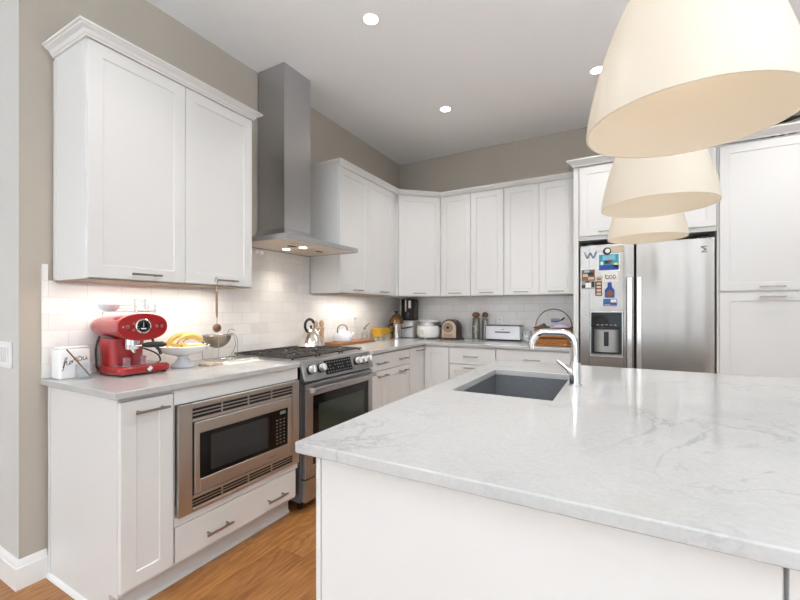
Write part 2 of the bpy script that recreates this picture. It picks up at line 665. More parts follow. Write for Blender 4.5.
for i, (y0, y1) in enumerate(ys):
    w = MB()
    for a0, a1, c0, c1 in ((y0, y0 + .06, .4, 2.6), (y1 - .06, y1, .4, 2.6), (y0, y1, .4, .46), (y0, y1, 2.54, 2.6), ((y0 + y1) / 2 - .03, (y0 + y1) / 2 + .03, .4, 2.6)):
        w.box(5.42, 5.5, a0, a1, c0, c1)
    f = struct(w, 'window_%d' % (i + 5), M_trim)
    MB().box(5.455, 5.46, y0 + .06, y1 - .06, .46, 2.54).build('pane', M_pane, f)

# unseen pale rug added behind the camera to neutralise the floor's warm bounce
b = MB(); b.box(-2.2, 4.4, -7.6, -1.9, 0.0003, 0.012, 0.004, 2)
tag(b.build('bounce_rug', mat('pale_wool', (226, 226, 226), .95, var=.04, scale=30, bump=.5)), 'large pale rug added unseen behind the camera for neutral bounce light', 'rug')

# glazed tile above the worktops
b = MB()
b.box(0.0005, 0.010, -0.024, D - 0.001, 0.9155, 1.366)
b.box(0.0005, 0.010, -0.024, -0.002, 1.366, 1.44)
b.box(0.0005, 0.010, 0.899, 1.762, 1.366, 1.70)
tb = struct(b, 'trim_1', tile('subway_tile_left', 'Y', ripple=0.18), 'white glazed subway tile backsplash along the range wall')
b = MB()
b.box(0.0105, 1.957, D - 0.010, D - 0.0005, 0.9155, 1.366)
struct(b, 'trim_2', tile('subway_tile_back', 'X', ripple=1.0, nscale=5), 'white glazed subway tile backsplash along the back wall')

# ------------------------------------------------------------------ cabinets


def handle(parent, xc, z, yf, L=0.14, name='handle'):
    h = MB()
    h.box(xc - L / 2, xc + L / 2, yf - 0.034, yf - 0.026, z - 0.005, z + 0.005, 0.0015, 2)
    for s in (-1, 1):
        h.cyl((xc + s * L * 0.36, yf, z), (xc + s * L * 0.36, yf - 0.028, z), 0.0048, seg=10)
    return h.build(name, M_handle, parent)


def crown_prof(h=0.075, p=0.05):
    return [(0, 0), (-0.008, 0), (-0.010, h * .18), (-0.014, h * .22), (-p * .45, h * .5), (-p * .8, h * .68), (-p * .84, h * .76), (-p, h * .8), (-p, h), (0, h)]


def sweep(mb, path, prof, z):
    """sweep a profile of (offset, height) along a plan path with mitred corners; negative offsets stand out to the right of travel"""
    n = len(path)
    P = [Vector((q[0], q[1])) for q in path]
    rings = []
    for i in range(n):
        dirs = []
        if i > 0:
            dirs.append((P[i] - P[i - 1]).normalized())
        if i < n - 1:
            dirs.append((P[i + 1] - P[i]).normalized())
        ns = [Vector((d.y, -d.x)) for d in dirs]
        m = ns[0] if len(ns) == 1 else (ns[0] + ns[1]) / (1 + ns[0].dot(ns[1]))
        rings.append([(P[i].x - m.x * o, P[i].y - m.y * o, z + c) for o, c in prof])
    mb.loft(rings)


def crown_run(mb, path, z, h=0.075, p=0.05, close_wall=True):
    """sweep the crown profile along a plan path (outward side to the left of travel is -normal); mitred corners"""
    sweep(mb, path, crown_prof(h, p), z)


def wall_cabinet(t, w, d, h, splits, hx, door_x=None, hand=True):
    """carcass with doors; local frame: front at y=0, depth +y, doors stand 20 mm proud"""
    MB().box(0, w, 0, d, 0, h, 0.001, 1).build('body', M_cab, t)
    for (a, b_), hc in zip(splits, hx):
        dr = MB().shaker(a, b_, 0.004, h - 0.008, -0.0205).build('door', M_cab, t)
        if hand:
            handle(dr, hc, 0.03, -0.0205, 0.137)


b = MB()
H_ = 0.128
base_p = [(0, 0), (-0.016, 0), (-0.016, H_ * .74), (-0.012, H_ * .78), (-0.012, H_ * .84), (-0.005, H_ * .96), (-0.002, H_), (0, H_)]
sweep(b, [(-3.0, -0.1007), (0.0002, -0.1007), (0.0002, -0.0045)], base_p, 0.0)
struct(b, 'baseboard_left', M_trim)

UZ = 1.366
CX = 0.305      # carcass depth of the wall cabinets
t = thing('wall_cabinet', 'white two-door wall cabinet above the red espresso machine, left of the hood', 'cabinet', (CX, 0.021, UZ), 90)
wall_cabinet(t, 0.869, CX - 0.012, 1.04, [(0.002, 0.437), (0.440, 0.868)], [0.234, 0.679])
b = MB()
crown_run(b, [(0.0, CX - 0.012), (0.0, -0.0205), (0.869, -0.0205), (0.869, CX - 0.012)], 1.034, 0.046, 0.046)
b.box(0.001, 0.868, -0.019, CX - 0.02, 1.0402, 1.076)
b.build('crown_molding', M_cab, t)
b = MB(); b.box(-0.004, -0.0002, CX - 0.035, CX - 0.012, 0.0, 1.02); b.build('scribe_strip', M_cab, t)
b = MB(); b.box(0.002, 0.867, -0.018, CX - 0.02, -0.004, -0.0004); b.build('bottom_panel', mat('maple_ply', (150, 132, 112), 0.6), t, label='pale wood underside')

t = thing('wall_cabinet', 'white two-door wall cabinet between the range hood and the angled corner cabinet', 'cabinet', (CX, 1.766, UZ), 90)
wall_cabinet(t, 0.94, CX - 0.012, 1.04, [(0.003, 0.428), (0.431, 0.88)], [0.235, 0.665])
b = MB(); b.box(0.002, 0.9, -0.018, CX - 0.02, -0.004, -0.0004); b.build('bottom_panel', MATS['maple_ply'], t, label='pale wood underside')

# diagonal corner cabinet
A = (CX, 2.708); Bc = (0.662, 3.342 - CX)
t = thing('corner_cabinet', 'white angled single-door wall cabinet in the corner of the room', 'cabinet', (CX, 2.708, UZ), 0)
b = MB()
b.prism([(0, 0), (Bc[0] - A[0], Bc[1] - A[1]), (Bc[0] - A[0], 3.329 - A[1]), (0.0125 - A[0], 3.329 - A[1]), (0.0125 - A[0], 0)], 'z', 0, 1.04)
b.build('body', M_cab, t)
ln = math.hypot(Bc[0] - A[0], Bc[1] - A[1]); an = math.atan2(Bc[1] - A[1], Bc[0] - A[0])
dr = MB().shaker(0.03, ln - 0.006, 0.004, 1.032, -0.0215)
dr.xform(0, Matrix.Rotation(an, 4, 'Z'))
dr = dr.build('door', M_cab, t)
hh = MB()
hh.box(ln / 2 - 0.068, ln / 2 + 0.068, -0.056, -0.048, 0.025, 0.035, 0.0015, 2)
for s in (-1, 1):
    hh.cyl((ln / 2 + s * 0.05, -0.0215, 0.03), (ln / 2 + s * 0.05, -0.05, 0.03), 0.0048, seg=10)
hh.xform(0, Matrix.Rotation(an, 4, 'Z'))
hh.build('handle', M_handle, dr)

YB = D - CX     # carcass front of the back run
t = thing('wall_cabinet', 'white two-door wall cabinet on the back wall, beside the angled corner cabinet', 'cabinet', (0.664, YB, UZ))
wall_cabinet(t, 0.667, CX - 0.012, 1.04, [(0.012, 0.333), (0.336, 0.665)], [0.175, 0.502])
t = thing('wall_cabinet', 'white two-door wall cabinet on the back wall, beside the refrigerator', 'cabinet', (1.333, YB, UZ))
wall_cabinet(t, 0.624, CX - 0.012, 1.04, [(0.002, 0.322), (0.325, 0.622)], [0.165, 0.475])

# one continuous crown over the corner run
b = MB()
crown_run(b, [(0.0125, 1.766), (CX + 0.0215, 1.766), (CX + 0.0215, 2.690), (0.674, YB - 0.0215), (1.956, YB - 0.0215)], UZ + 1.034, 0.0415, 0.042)
b.prism([(0.0125, 1.770), (CX + 0.018, 1.770), (CX + 0.018, 2.694), (0.678, YB - 0.018), (1.955, YB - 0.018), (1.955, 3.329), (0.0125, 3.329)], 'z', UZ + 1.0412, UZ + 1.0752)
o = b.build('crown_molding', M_cab)
tag(o, 'white crown moulding running along the tops of the corner wall cabinets', 'moulding')


def base_body(t, w, depth=0.598, top=0.884, kick=True, x0=0.0):
    b = MB()
    b.box(x0, w, 0, depth, 0.105, top, 0.001, 1)
    b.build('body', M_cab, t)
    if kick:
        b = MB()
        b.box(x0, w, 0.055, 0.07, 0.0, 0.105)
        b.prism([(0.055, 0), (0.043, 0), (0.045, 0.012), (0.055, 0.018)], 'x', x0, w)
        b.build('toe_kick', M_kick, t)


XF = 0.609      # carcass front of the left run
t = thing('base_cabinet', 'narrow white base cabinet with a tall door under the espresso machine', 'cabinet', (XF, 0.0, 0), 90)
base_body(t, 0.2135, 0.595, x0=0.0185)
b = MB()
b.prism([(-0.003, 0.105), (0.594, 0.105 * 0), (0.594, 0.884), (-0.003, 0.884)], 'x', 0, 0.018)
b.bm.free(); b = MB()
b.prism([(-0.003, 0.104), (0.055, 0.104), (0.055, 0.0), (0.595, 0.0), (0.595, 0.884), (-0.003, 0.884)], 'x', 0, 0.018)
b.box(-0.004, 0, 0.575, 0.595, 0.02, 0.884)
b.build('side_panel', M_cab, t)
b = MB(); b.prism([(-0.0125, 0), (0, 0), (0, 0.02), (-0.004, 0.018), (-0.010, 0.010)], 'y', 0.056, 0.595)
b.build('shoe_molding', M_trim, t)
dr = MB().shaker(0.0035, 0.2115, 0.125, 0.868, -0.0215).build('door', M_cab, t)
handle(dr, 0.113, 0.822, -0.0215, 0.135)

t = thing('base_cabinet', 'white base cabinet with a wide bottom drawer that houses the microwave', 'cabinet', (XF, 0.2145, 0), 90)
w = 0.7505
b = MB()
b.box(0, w, 0, 0.595, 0.105, 0.324); b.box(0, w, 0, 0.595, 0.808, 0.884); b.box(0, 0.018, 0, 0.595, 0.324, 0.808); b.box(w - 0.018, w, 0, 0.595, 0.324, 0.808)
b.box(0.018, w - 0.018, 0.585, 0.595, 0.324, 0.808)
b.build('body', M_cab, t)
b = MB()
b.box(0, w, 0.055, 0.07, 0, 0.105); b.prism([(0.055, 0), (0.043, 0), (0.045, 0.012), (0.055, 0.018)], 'x', 0, w)
b.build('toe_kick', M_kick, t)
b = MB()
b.box(0.0, w, -0.0205, -0.0005, 0.815, 0.884); b.build('face_rail', M_cab, t)
b = MB(); b.box(0.0, w, -0.0205, -0.0005, 0.285, 0.322); b.build('face_rail', M_cab, t)
dr = MB().slab(0.005, 0.735, 0.125, 0.280, -0.0215).build('drawer', M_cab, t)
handle(dr, 0.21, 0.188, -0.0215, 0.142); handle(dr, 0.575, 0.182, -0.0215, 0.142)

# base cabinets right of the range
t = thing('base_cabinet', 'white base cabinet with one wide drawer over two doors, right of the range', 'cabinet', (XF, 1.752, 0), 90)
base_body(t, 0.646, 0.595)
MB().box(0.0, 0.019, -0.02, -0.0005, 0.12, 0.884).build('filler_strip', M_cab, t)
dr = MB().slab(0.0215, 0.6425, 0.742, 0.872, -0.0215).build('drawer', M_cab, t)
handle(dr, 0.155, 0.80, -0.0215, 0.15); handle(dr, 0.514, 0.80, -0.0215, 0.15)
for a, b_, hc in ((0.0215, 0.25, 0.165), (0.253, 0.6425, 0.514)):
    dr = MB().shaker(a, b_, 0.125, 0.735, -0.0215).build('door', M_cab, t)
    handle(dr, hc, 0.695, -0.0215, 0.15)
t = thing('base_cabinet', 'narrow white full-height door base cabinet in the inner corner, facing the island', 'cabinet', (XF, 2.399, 0), 90)
base_body(t, 0.305, 0.595)
dr = MB().shaker(0.003, 0.3095, 0.125, 0.872, -0.0215).build('door', M_cab, t)
handle(dr, 0.195, 0.843, -0.0215, 0.15)
YF = D - 0.609
t = thing('base_cabinet', 'white blind corner base cabinet with a plain door on the back wall', 'cabinet', (0.633, YF, 0))
base_body(t, 0.255, 0.595)
MB().shaker(0.006, 0.2525, 0.125, 0.872, -0.0215).build('door', M_cab, t)
MB().box(-0.001, 0.0052, -0.0215, -0.0005, 0.105, 0.884).build('filler_strip', M_cab, t)
t = thing('base_cabinet', 'white base cabinet with one small drawer over a door on the back wall', 'cabinet', (0.890, YF, 0))
base_body(t, 0.449, 0.595)
dr = MB().slab(0.003, 0.446, 0.724, 0.872, -0.0215).build('drawer', M_cab, t)
handle(dr, 0.2225, 0.795, -0.0215, 0.14)
dr = MB().shaker(0.003, 0.446, 0.125, 0.716, -0.0215).build('door', M_cab, t)
handle(dr, 0.2225, 0.69, -0.0215, 0.14)
t = thing('base_cabinet', 'white base cabinet with one long drawer on the back wall, beside the refrigerator', 'cabinet', (1.341, YF, 0))
base_body(t, 0.614, 0.595)
dr = MB().slab(0.003, 0.611, 0.724, 0.872, -0.0215).build('drawer', M_cab, t)
handle(dr, 0.315, 0.797, -0.0215, 0.14)
for a, b_ in ((0.003, 0.305), (0.308, 0.611)):
    dr = MB().shaker(a, b_, 0.125, 0.716, -0.0215).build('door', M_cab, t)
    handle(dr, (a + b_) / 2, 0.69, -0.0215, 0.14)

# worktops
b = MB(); b.box(0.0005, 0.650, -0.027, 0.964, 0.886, 0.914, 0.004, 3)
tag(b.build('worktop', M_quartz), 'white quartz worktop under the espresso machine, left of the range', 'worktop')
b = MB()
b.prism([(0.0005, 1.7495), (0.650, 1.7495), (0.650, 2.690), (1.957, 2.690), (1.957, D - 0.0005), (0.0005, D - 0.0005)], 'z', 0.886, 0.914, 0.004, 3)
tag(b.build('worktop', M_quartz), 'L-shaped white quartz worktop running into the corner right of the range', 'worktop')

# refrigerator surround
YS = 2.905
t = thing('tall_side_panel', 'tall white panel between the back worktop and the refrigerator', 'panel', (1.9605, YS - 0.005, 0))
MB().box(0, 0.040, 0, D - YS + 0.36, 0, 2.443, 0.001, 1).build('panel', M_cab, t)
t = thing('wall_cabinet', 'white two-door cabinet over the refrigerator, behind the pendant lamps', 'cabinet', (2.0015, YS, 1.815))
MB().box(0, 0.936, 0, 0.6, 0, 0.628, 0.001, 1).build('body', M_cab, t)
for a, b_ in ((0.008, 0.498), (0.501, 0.93)):
    dr = MB().shaker(a, b_, 0.034, 0.615, -0.0205).build('door', M_cab, t)
    handle(dr, (a + b_) / 2 - 0.035, 0.06, -0.0205, 0.137)
t = thing('pantry_cabinet', 'tall white pantry cabinet with upper and lower doors right of the refrigerator', 'cabinet', (2.9395, YS, 0))
MB().box(0, 0.62, 0, 0.6, 0.1, 2.443, 0.001, 1).build('body', M_cab, t)
MB().box(0, 0.62, 0.055, 0.07, 0, 0.1).build('toe_kick', M_kick, t)
dr = MB().shaker(0.014, 0.605, 1.365, 2.425, -0.0205).build('door', M_cab, t); handle(dr, 0.30, 1.393, -0.0205, 0.14)
dr = MB().shaker(0.014, 0.605, 0.12, 1.350, -0.0205).build('door', M_cab, t); handle(dr, 0.30, 1.322, -0.0205, 0.14)
t = thing('pantry_cabinet', 'second tall white pantry cabinet at the right end of the cabinet wall', 'cabinet', (3.5605, YS, 0))
MB().box(0, 0.555, 0, 0.6, 0.1, 2.443, 0.001, 1).build('body', M_cab, t)
MB().box(0, 0.555, 0.055, 0.07, 0, 0.1).build('toe_kick', M_kick, t)
dr = MB().shaker(0.006, 0.54, 1.365, 2.425, -0.0205).build('door', M_cab, t); handle(dr, 0.27, 1.393, -0.0205, 0.14)
dr = MB().shaker(0.006, 0.54, 0.12, 1.350, -0.0205).build('door', M_cab, t); handle(dr, 0.27, 1.322, -0.0205, 0.14)
b = MB()
crown_run(b, [(1.9605, 3.33), (1.9605, YS - 0.0215), (4.114, YS - 0.0215)], 2.4433, 0.055, 0.05)
o = b.build('crown_molding', M_cab)
tag(o, 'white crown moulding along the top of the refrigerator surround and pantry', 'moulding')

# ------------------------------------------------------------------ island
t = thing('kitchen_island', 'large white panelled kitchen island base under the marbled worktop', 'island', (1.667, -0.06, 0))
b = MB()
# carcass as an open-topped box, so that the sink bowl hangs free inside it
b.box(0, 1.53, 0.02, 0.04, 0.1, 0.885); b.box(0, 0.02, 0.04, 1.68, 0.1, 0.885); b.box(1.51, 1.53, 0.04, 1.68, 0.1, 0.885)
b.box(0.02, 1.51, 1.66, 1.68, 0.1, 0.885); b.box(0.02, 1.51, 0.04, 1.66, 0.1, 0.12)
b.build('body', M_cab, t)
MB().box(0.05, 1.48, 0.06, 1.62, 0, 0.1).build('toe_kick', M_kick, t)
MB().box(0.0, 0.0145, -0.0, 0.0195, 0.1, 0.885, 0.001, 1).build('corner_post', M_cab, t)
MB().box(0.0165, 0.857, 0.0005, 0.0195, 0.1, 0.885, 0.0012, 1).build('end_panel', M_cab, t)
MB().box(0.863, 1.53, 0.0005, 0.0195, 0.1, 0.885, 0.0012, 1).build('end_panel', M_cab, t)
for i in range(3):
    y0 = 0.06 + i * 0.535
    m = MB().shaker(0, 0.53, 0.12, 0.87, -0.0205)
    m.xform(0, Matrix.Translation((0, y0 + 0.53, 0)) @ Matrix.Rotation(R(-90), 4, 'Z'))
    m.build('door', M_cab, t)

# worktop with a rectangular sink cut-out
SX0, SX1, SY0, SY1 = 1.738, 2.112, 0.655, 1.285
b = MB()
ox = [1.637, 3.235]; oy = [-0.102, 1.671]
outer = [(ox[0], oy[0]), (ox[1], oy[0]), (ox[1], oy[1]), (ox[0], oy[1])]
inner = [(SX0, SY0), (SX1, SY0), (SX1, SY1), (SX0, SY1)]
v = {}
for z in (0.8865, 0.914):
    v[z] = ([b.bm.verts.new((p[0], p[1], z)) for p in outer], [b.bm.verts.new((p[0], p[1], z)) for p in inner])
oe = []
for k in range(4):
    j = (k + 1) % 4
    (o0, i0), (o1, i1) = v[0.8865], v[0.914]
    b.bm.faces.new((o1[k], o1[j], i1[j], i1[k])); b.bm.faces.new((o0[k], i0[k], i0[j], o0[j]))
    f = b.bm.faces.new((o0[k], o0[j], o1[j], o1[k])); oe += list(f.edges)
    f = b.bm.faces.new((i0[k], i1[k], i1[j], i0[j])); oe.append(b.bm.edges.get((i1[k], i1[j])))
b._bevel(set(oe), 0.004, 3)
tag(b.build('worktop', M_quartz), 'large grey-veined white quartz worktop with a sink cut-out on the island', 'worktop')

M_sink = mat('charcoal_composite', (108, 110, 114), 0.45, var=0.25, scale=90, bump=0.25, bscale=300)
t = thing('sink', 'dark grey undermount sink bowl set into the island worktop', 'sink', ((SX0 + SX1) / 2, (SY0 + SY1) / 2, 0.65))
b = MB()
x0, x1, y0, y1 = SX0 - 0.006, SX1 + 0.006, SY0 - 0.006, SY1 + 0.006


def rr(x0, x1, y0, y1, r, z, n=5):
    pts = []
    for cx, cy, a in ((x1 - r, y1 - r, 0), (x0 + r, y1 - r, 90), (x0 + r, y0 + r, 180), (x1 - r, y0 + r, 270)):
        for k in range(n):
            th = R(a + 90 * k / (n - 1))
            pts.append((cx + r * math.cos(th), cy + r * math.sin(th), z))
    return pts


b.loft([rr(x0 - .02, x1 + .02, y0 - .02, y1 + .02, .02, .8855), rr(x0, x1, y0, y1, .012, .8855), rr(x0 + .004, x1 - .004, y0 + .004, y1 - .004, .02, .70),
        rr(x0 + .03, x1 - .03, y0 + .03, y1 - .03, .03, .675), rr(x0 + .15, x1 - .15, y0 + .15, y1 - .15, .03, .672)], False, True)
b.loft([rr(x0 - .02, x1 + .02, y0 - .02, y1 + .02, .02, .8855), rr(x0 - .008, x1 + .008, y0 - .008, y1 + .008, .02, .872), rr(x0 - .008, x1 + .008, y0 - .008, y1 + .008, .02, .66)], False, True)
b.build('bowl', M_sink, t, world=True)
b = MB(); b.lathe([(0.0, 0.004), (0.03, 0.004), (0.042, 0.002), (0.044, -0.001)], ((x0 + x1) / 2, (y0 + y1) / 2, 0.674), 24)
b.build('drain', M_chrome, t, world=True)

FXx, FYy = 2.155, 0.985
t = thing('faucet', 'polished chrome kitchen faucet with a squared arched spout beside the island sink', 'faucet', (FXx, FYy, 0.9142))
b = MB()
b.lathe([(0, 0), (0.027, 0), (0.027, 0.006), (0.0225, 0.009), (0.0215, 0.06), (0.0215, 0.098), (0.0, 0.098)], seg=28)
b.build('base', M_chrome, t)
pts = [(0, 0, 0.09), (0, 0, 0.14), (0, 0, 0.166)]
for k in range(1, 9):
    a = R(90 * k / 8)
    pts.append((-0.055 + 0.055 * math.cos(a), 0, 0.166 + 0.055 * math.sin(a)))
pts += [(-0.08, 0, 0.221), (-0.118, 0, 0.221)]
for k in range(1, 9):
    a = R(90 * k / 8)
    pts.append((-0.118 - 0.055 * math.sin(a), 0, 0.166 + 0.055 * math.cos(a)))
pts.append((-0.173, 0, 0.160))
b = MB().tube(pts, 0.0145, 18)
b.build('spout', M_chrome, t)
b = MB().tube([(-0.173, 0, 0.162), (-0.173, 0, 0.148)], 0.0162, 18)
b.build('spray_head', M_chrome, t)
b = MB()
b.cyl((0, -0.003, 0.046), (-0.028, -0.014, 0.068), 0.0145, 0.0115, 16)
b.tube([(-0.02, -0.014, 0.062), (-0.045, -0.017, 0.084), (-0.068, -0.020, 0.104)], [0.0085, 0.0075, 0.007], 12)
b.build('lever', M_chrome, t)

# ------------------------------------------------------------------ range hood
t = thing('range_hood', 'stainless steel chimney range hood mounted over the gas range', 'range hood', (0.0, 1.355, 1.672))
hy0, hy1, hxf = 0.975, 1.738, 0.525


def rect(x0, x1, y0, y1, z):
    return [(x0, y0, z), (x1, y0, z), (x1, y1, z), (x0, y1, z)]


xw = 0.0115
b = MB()
b.loft([rect(xw, hxf, hy0, hy1, 1.676), rect(xw, hxf, hy0, hy1, 1.704), rect(xw, hxf - .004, hy0 + .004, hy1 - .004, 1.707),
        rect(xw, 0.42, 1.08, 1.63, 1.724), rect(xw, 0.335, 1.155, 1.555, 1.746), rect(xw, 0.295, 1.19, 1.507, 1.772), rect(xw, 0.276, 1.207, 1.488, 1.80)], False, True)
# rim returning under the canopy
for a in ((xw, hxf, hy0, hy0 + .012), (xw, hxf, hy1 - .012, hy1), (hxf - .012, hxf, hy0 + .012, hy1 - .012), (xw, xw + .012, hy0 + .012, hy1 - .012)):
    b.box(a[0], a[1], a[2], a[3], 1.672, 1.677)
b.build('canopy', M_steel, t, world=True)
b = MB(); b.box(xw, 0.270, 1.213, 1.482, 1.795, 2.52); b.build('lower_flue', M_steel_v, t, world=True)
b = MB(); b.box(xw, 0.267, 1.216, 1.479, 2.5205, CH - 0.001); b.build('upper_flue', M_steel_v, t, world=True)
b = MB(); b.box(xw + .012, hxf - .012, hy0 + .012, hy1 - .012, 1.6765, 1.6775); b.build('underside', mat('hood_underside', (224, 212, 196), 0.4, 0.35, var=.03, scale=20), t, world=True)
for y0 in (1.0, 1.395):
    b = MB(); b.box(0.09, 0.42, y0, y0 + 0.31, 1.6735, 1.6762, 0.001, 1)
    for k in range(9):
        b.box(0.11 + k * .033, 0.116 + k * .033, y0 + .02, y0 + .29, 1.6722, 1.6736)
    b.build('grease_filter', MATS['hood_underside'], t, world=True)
M_lamp = mat('halogen_lamp', (255, 246, 228), 0.3, emit=7.0, var=0)
M_lampoff = mat('frosted_lens', (150, 140, 130), 0.3)
for (lx, ly) in ((0.150, 1.352), (0.315, 1.352)):
    b = MB(); b.lathe([(0, 0), (0.026, 0), (0.028, 0.004)], (lx, ly, 1.6728), 20)
    b.build('lamp', M_lamp, t, world=True)
    sp = bpy.data.lights.new('hood_lamp_light', 'SPOT'); sp.energy = 7; sp.color = (1, 0.9, 0.76); sp.spot_size = R(125); sp.spot_blend = 0.9; sp.shadow_soft_size = 0.05
    so = bpy.data.objects.new('hood_lamp_light', sp); COL.objects.link(so); so.location = (lx, ly, 1.655); so.rotation_euler = (0, R(-12), 0)
for ly in (1.24, 1.53):
    b = MB(); b.box(0.30, 0.325, ly - .03, ly + .03, 1.668, 1.6722, .001, 1); b.build('filter_handle', M_black, t, world=True)

# ------------------------------------------------------------------ gas range
t = thing('gas_range', 'stainless steel slide-in gas range with black grates under the hood', 'range', (0.632, 0.986, 0), 90)
Wd = 0.748
M_rside = mat('range_side_enamel', (120, 124, 130), 0.35, 0.6, var=0.03)
b = MB(); b.box(0.0, Wd, 0.0, 0.612, 0.06, 0.884, 0.002, 1); b.build('body', M_rside, t)
b = MB(); b.prism([(-0.034, 0.792), (-0.036, 0.800), (-0.003, 0.907), (0.004, 0.9145), (0.05, 0.9145), (0.05, 0.792)], 'x', 0.0, Wd, 0.0015, 1)
b.build('control_panel', M_steel, t)
b = MB(); b.box(0.0, Wd, 0.051, 0.616, 0.885, 0.9165, 0.002, 1); b.build('cooktop', M_steel, t)
sl = math.atan2(0.033, 0.107)      # slope of the panel
Mp = Matrix.Translation((0, -0.0195, 0.8535)) @ Matrix.Rotation(sl * -1.0, 4, 'X')
M_knob = mat('knob_silver', (226, 224, 222), 0.3, 0.7, var=0.02)
for kx in (0.066, 0.160, 0.553, 0.621, 0.689):
    b = MB(); b.cyl((kx, 0, 0.005), (kx, -0.012, 0.005), 0.029, 0.028, 24); b.xform(0, Mp)
    kb = b.build('knob', M_black, t, label='dark knob skirt')
    b = MB(); b.cyl((kx, -0.010, 0.005), (kx, -0.040, 0.005), 0.0245, 0.022, 24); b.box(kx - 0.004, kx + 0.004, -0.047, -0.038, -0.017, 0.027, 0.002, 1); b.xform(0, Mp)
    b.build('knob_cap', M_knob, kb)
b = MB(); b.box(0.205, 0.490, -0.004, 0.004, -0.046, 0.046, 0.002, 1); b.xform(0, Mp)
ds = b.build('display', mat('display_black', (14, 14, 15), 0.32, spec=0.3, var=.05), t)
b = MB()
for r_ in range(4):
    for c_ in range(10):
        if random.random() < 0.7:
            x = 0.222 + c_ * 0.027
            b.box(x, x + 0.010, -0.0048, -0.0041, -0.034 + r_ * 0.021, -0.030 + r_ * 0.021)
b.xform(0, Mp)
b.build('touch_keys', mat('key_print', (176, 180, 186), 0.5), ds)
# oven door
b = MB()
dz0, dz1 = 0.205, 0.778
b.box(0.008, 0.075, -0.036, -0.001, dz0, dz1, 0.003, 2); b.box(Wd - 0.060, Wd - 0.008, -0.036, -0.001, dz0, dz1, 0.003, 2)
b.box(0.075, Wd - 0.060, -0.036, -0.001, 0.700, dz1, 0.003, 1); b.box(0.075, Wd - 0.060, -0.036, -0.001, dz0, 0.275, 0.003, 1)
od = b.build('oven_door', M_steel, t)
b = MB(); b.box(0.075, Wd - 0.060, -0.032, -0.006, 0.275, 0.700); b.build('door_glass', M_gloss, od)
b = MB(); b.box(0.130, Wd - 0.115, -0.0335, -0.0321, 0.345, 0.640); b.build('window', mat('oven_window', (44, 54, 46), 0.08, var=0.3, scale=5), od)
b = MB()
b.box(0.02, Wd - 0.02, -0.088, -0.070, 0.733, 0.757, 0.006, 3)
for hx in (0.035, Wd - 0.035):
    b.box(hx - 0.012, hx + 0.012, -0.075, -0.034, 0.735, 0.755, 0.003, 1)
hd = b.build('handle', M_steel, od)
b = MB(); b.box(0.006, 0.034, -0.0905, -0.068, 0.7315, 0.7585, 0.004, 2); b.box(Wd - 0.034, Wd - 0.006, -0.0905, -0.068, 0.7315, 0.7585, 0.004, 2)
b.build('end_cap', M_knob, hd, label='pale end caps')
b = MB(); b.box(0.008, Wd - 0.008, -0.034, -0.001, 0.065, 0.198, 0.003, 2); b.build('warming_drawer', M_steel, t)
for fx in (0.05, Wd - 0.05):
    for fy in (0.05, 0.58):
        b = MB(); b.cyl((fx, fy, 0), (fx, fy, 0.06), 0.018, 0.018, 12); b.build('foot', M_black, t)
# burners and three cast-iron grates
for bx, by, br_ in ((0.13, 0.20, 0.04), (0.13, 0.46, 0.034), (0.374, 0.34, 0.05), (0.615, 0.20, 0.034), (0.615, 0.46, 0.04)):
    b = MB(); b.lathe([(0, 0.016), (br_, 0.016), (br_ * 1.05, 0.010), (br_ * 1.15, 0.009), (br_ * 1.2, 0.0)], (bx, by, 0.9168), 20); b.build('burner', M_iron, t)
for gx in (0.008, 0.256, 0.504):
    b = MB()
    gw = 0.236
    z0, z1 = 0.928, 0.939
    for a in ((gx, gx + gw, 0.062, 0.073), (gx, gx + gw, 0.594, 0.606), (gx, gx + gw, 0.329, 0.341)):
        b.box(*a, z0, z1, 0.003, 1)
    for xx in (gx, gx + gw - 0.014):
        b.box(xx, xx + 0.011, 0.073, 0.594, z0 + .0005, z1 - .0005, 0.003, 1)
    for xx in (gx + 0.066, gx + gw / 2, gx + gw - 0.066):
        for y0, y1 in ((0.078, 0.165), (0.235, 0.328), (0.342, 0.425), (0.497, 0.594)):
            b.box(xx - 0.006, xx + 0.006, y0, y1, z0 + .001, z1 + .002, 0.003, 1)
    for yy in (0.20, 0.462):
        b.box(gx + .014, gx + 0.075, yy - .006, yy + .006, z0 + .001, z1 + .002, 0.003, 1)
        b.box(gx + gw - 0.075, gx + gw - .014, yy - .006, yy + .006, z0 + .001, z1 + .002, 0.003, 1)
    for xx in (gx + .004, gx + gw - .018):
        for yy in (0.075, 0.584):
            b.box(xx + .002, xx + .011, yy, yy + .010, 0.9168, z0 + .002)
    b.build('grate', M_iron, t)

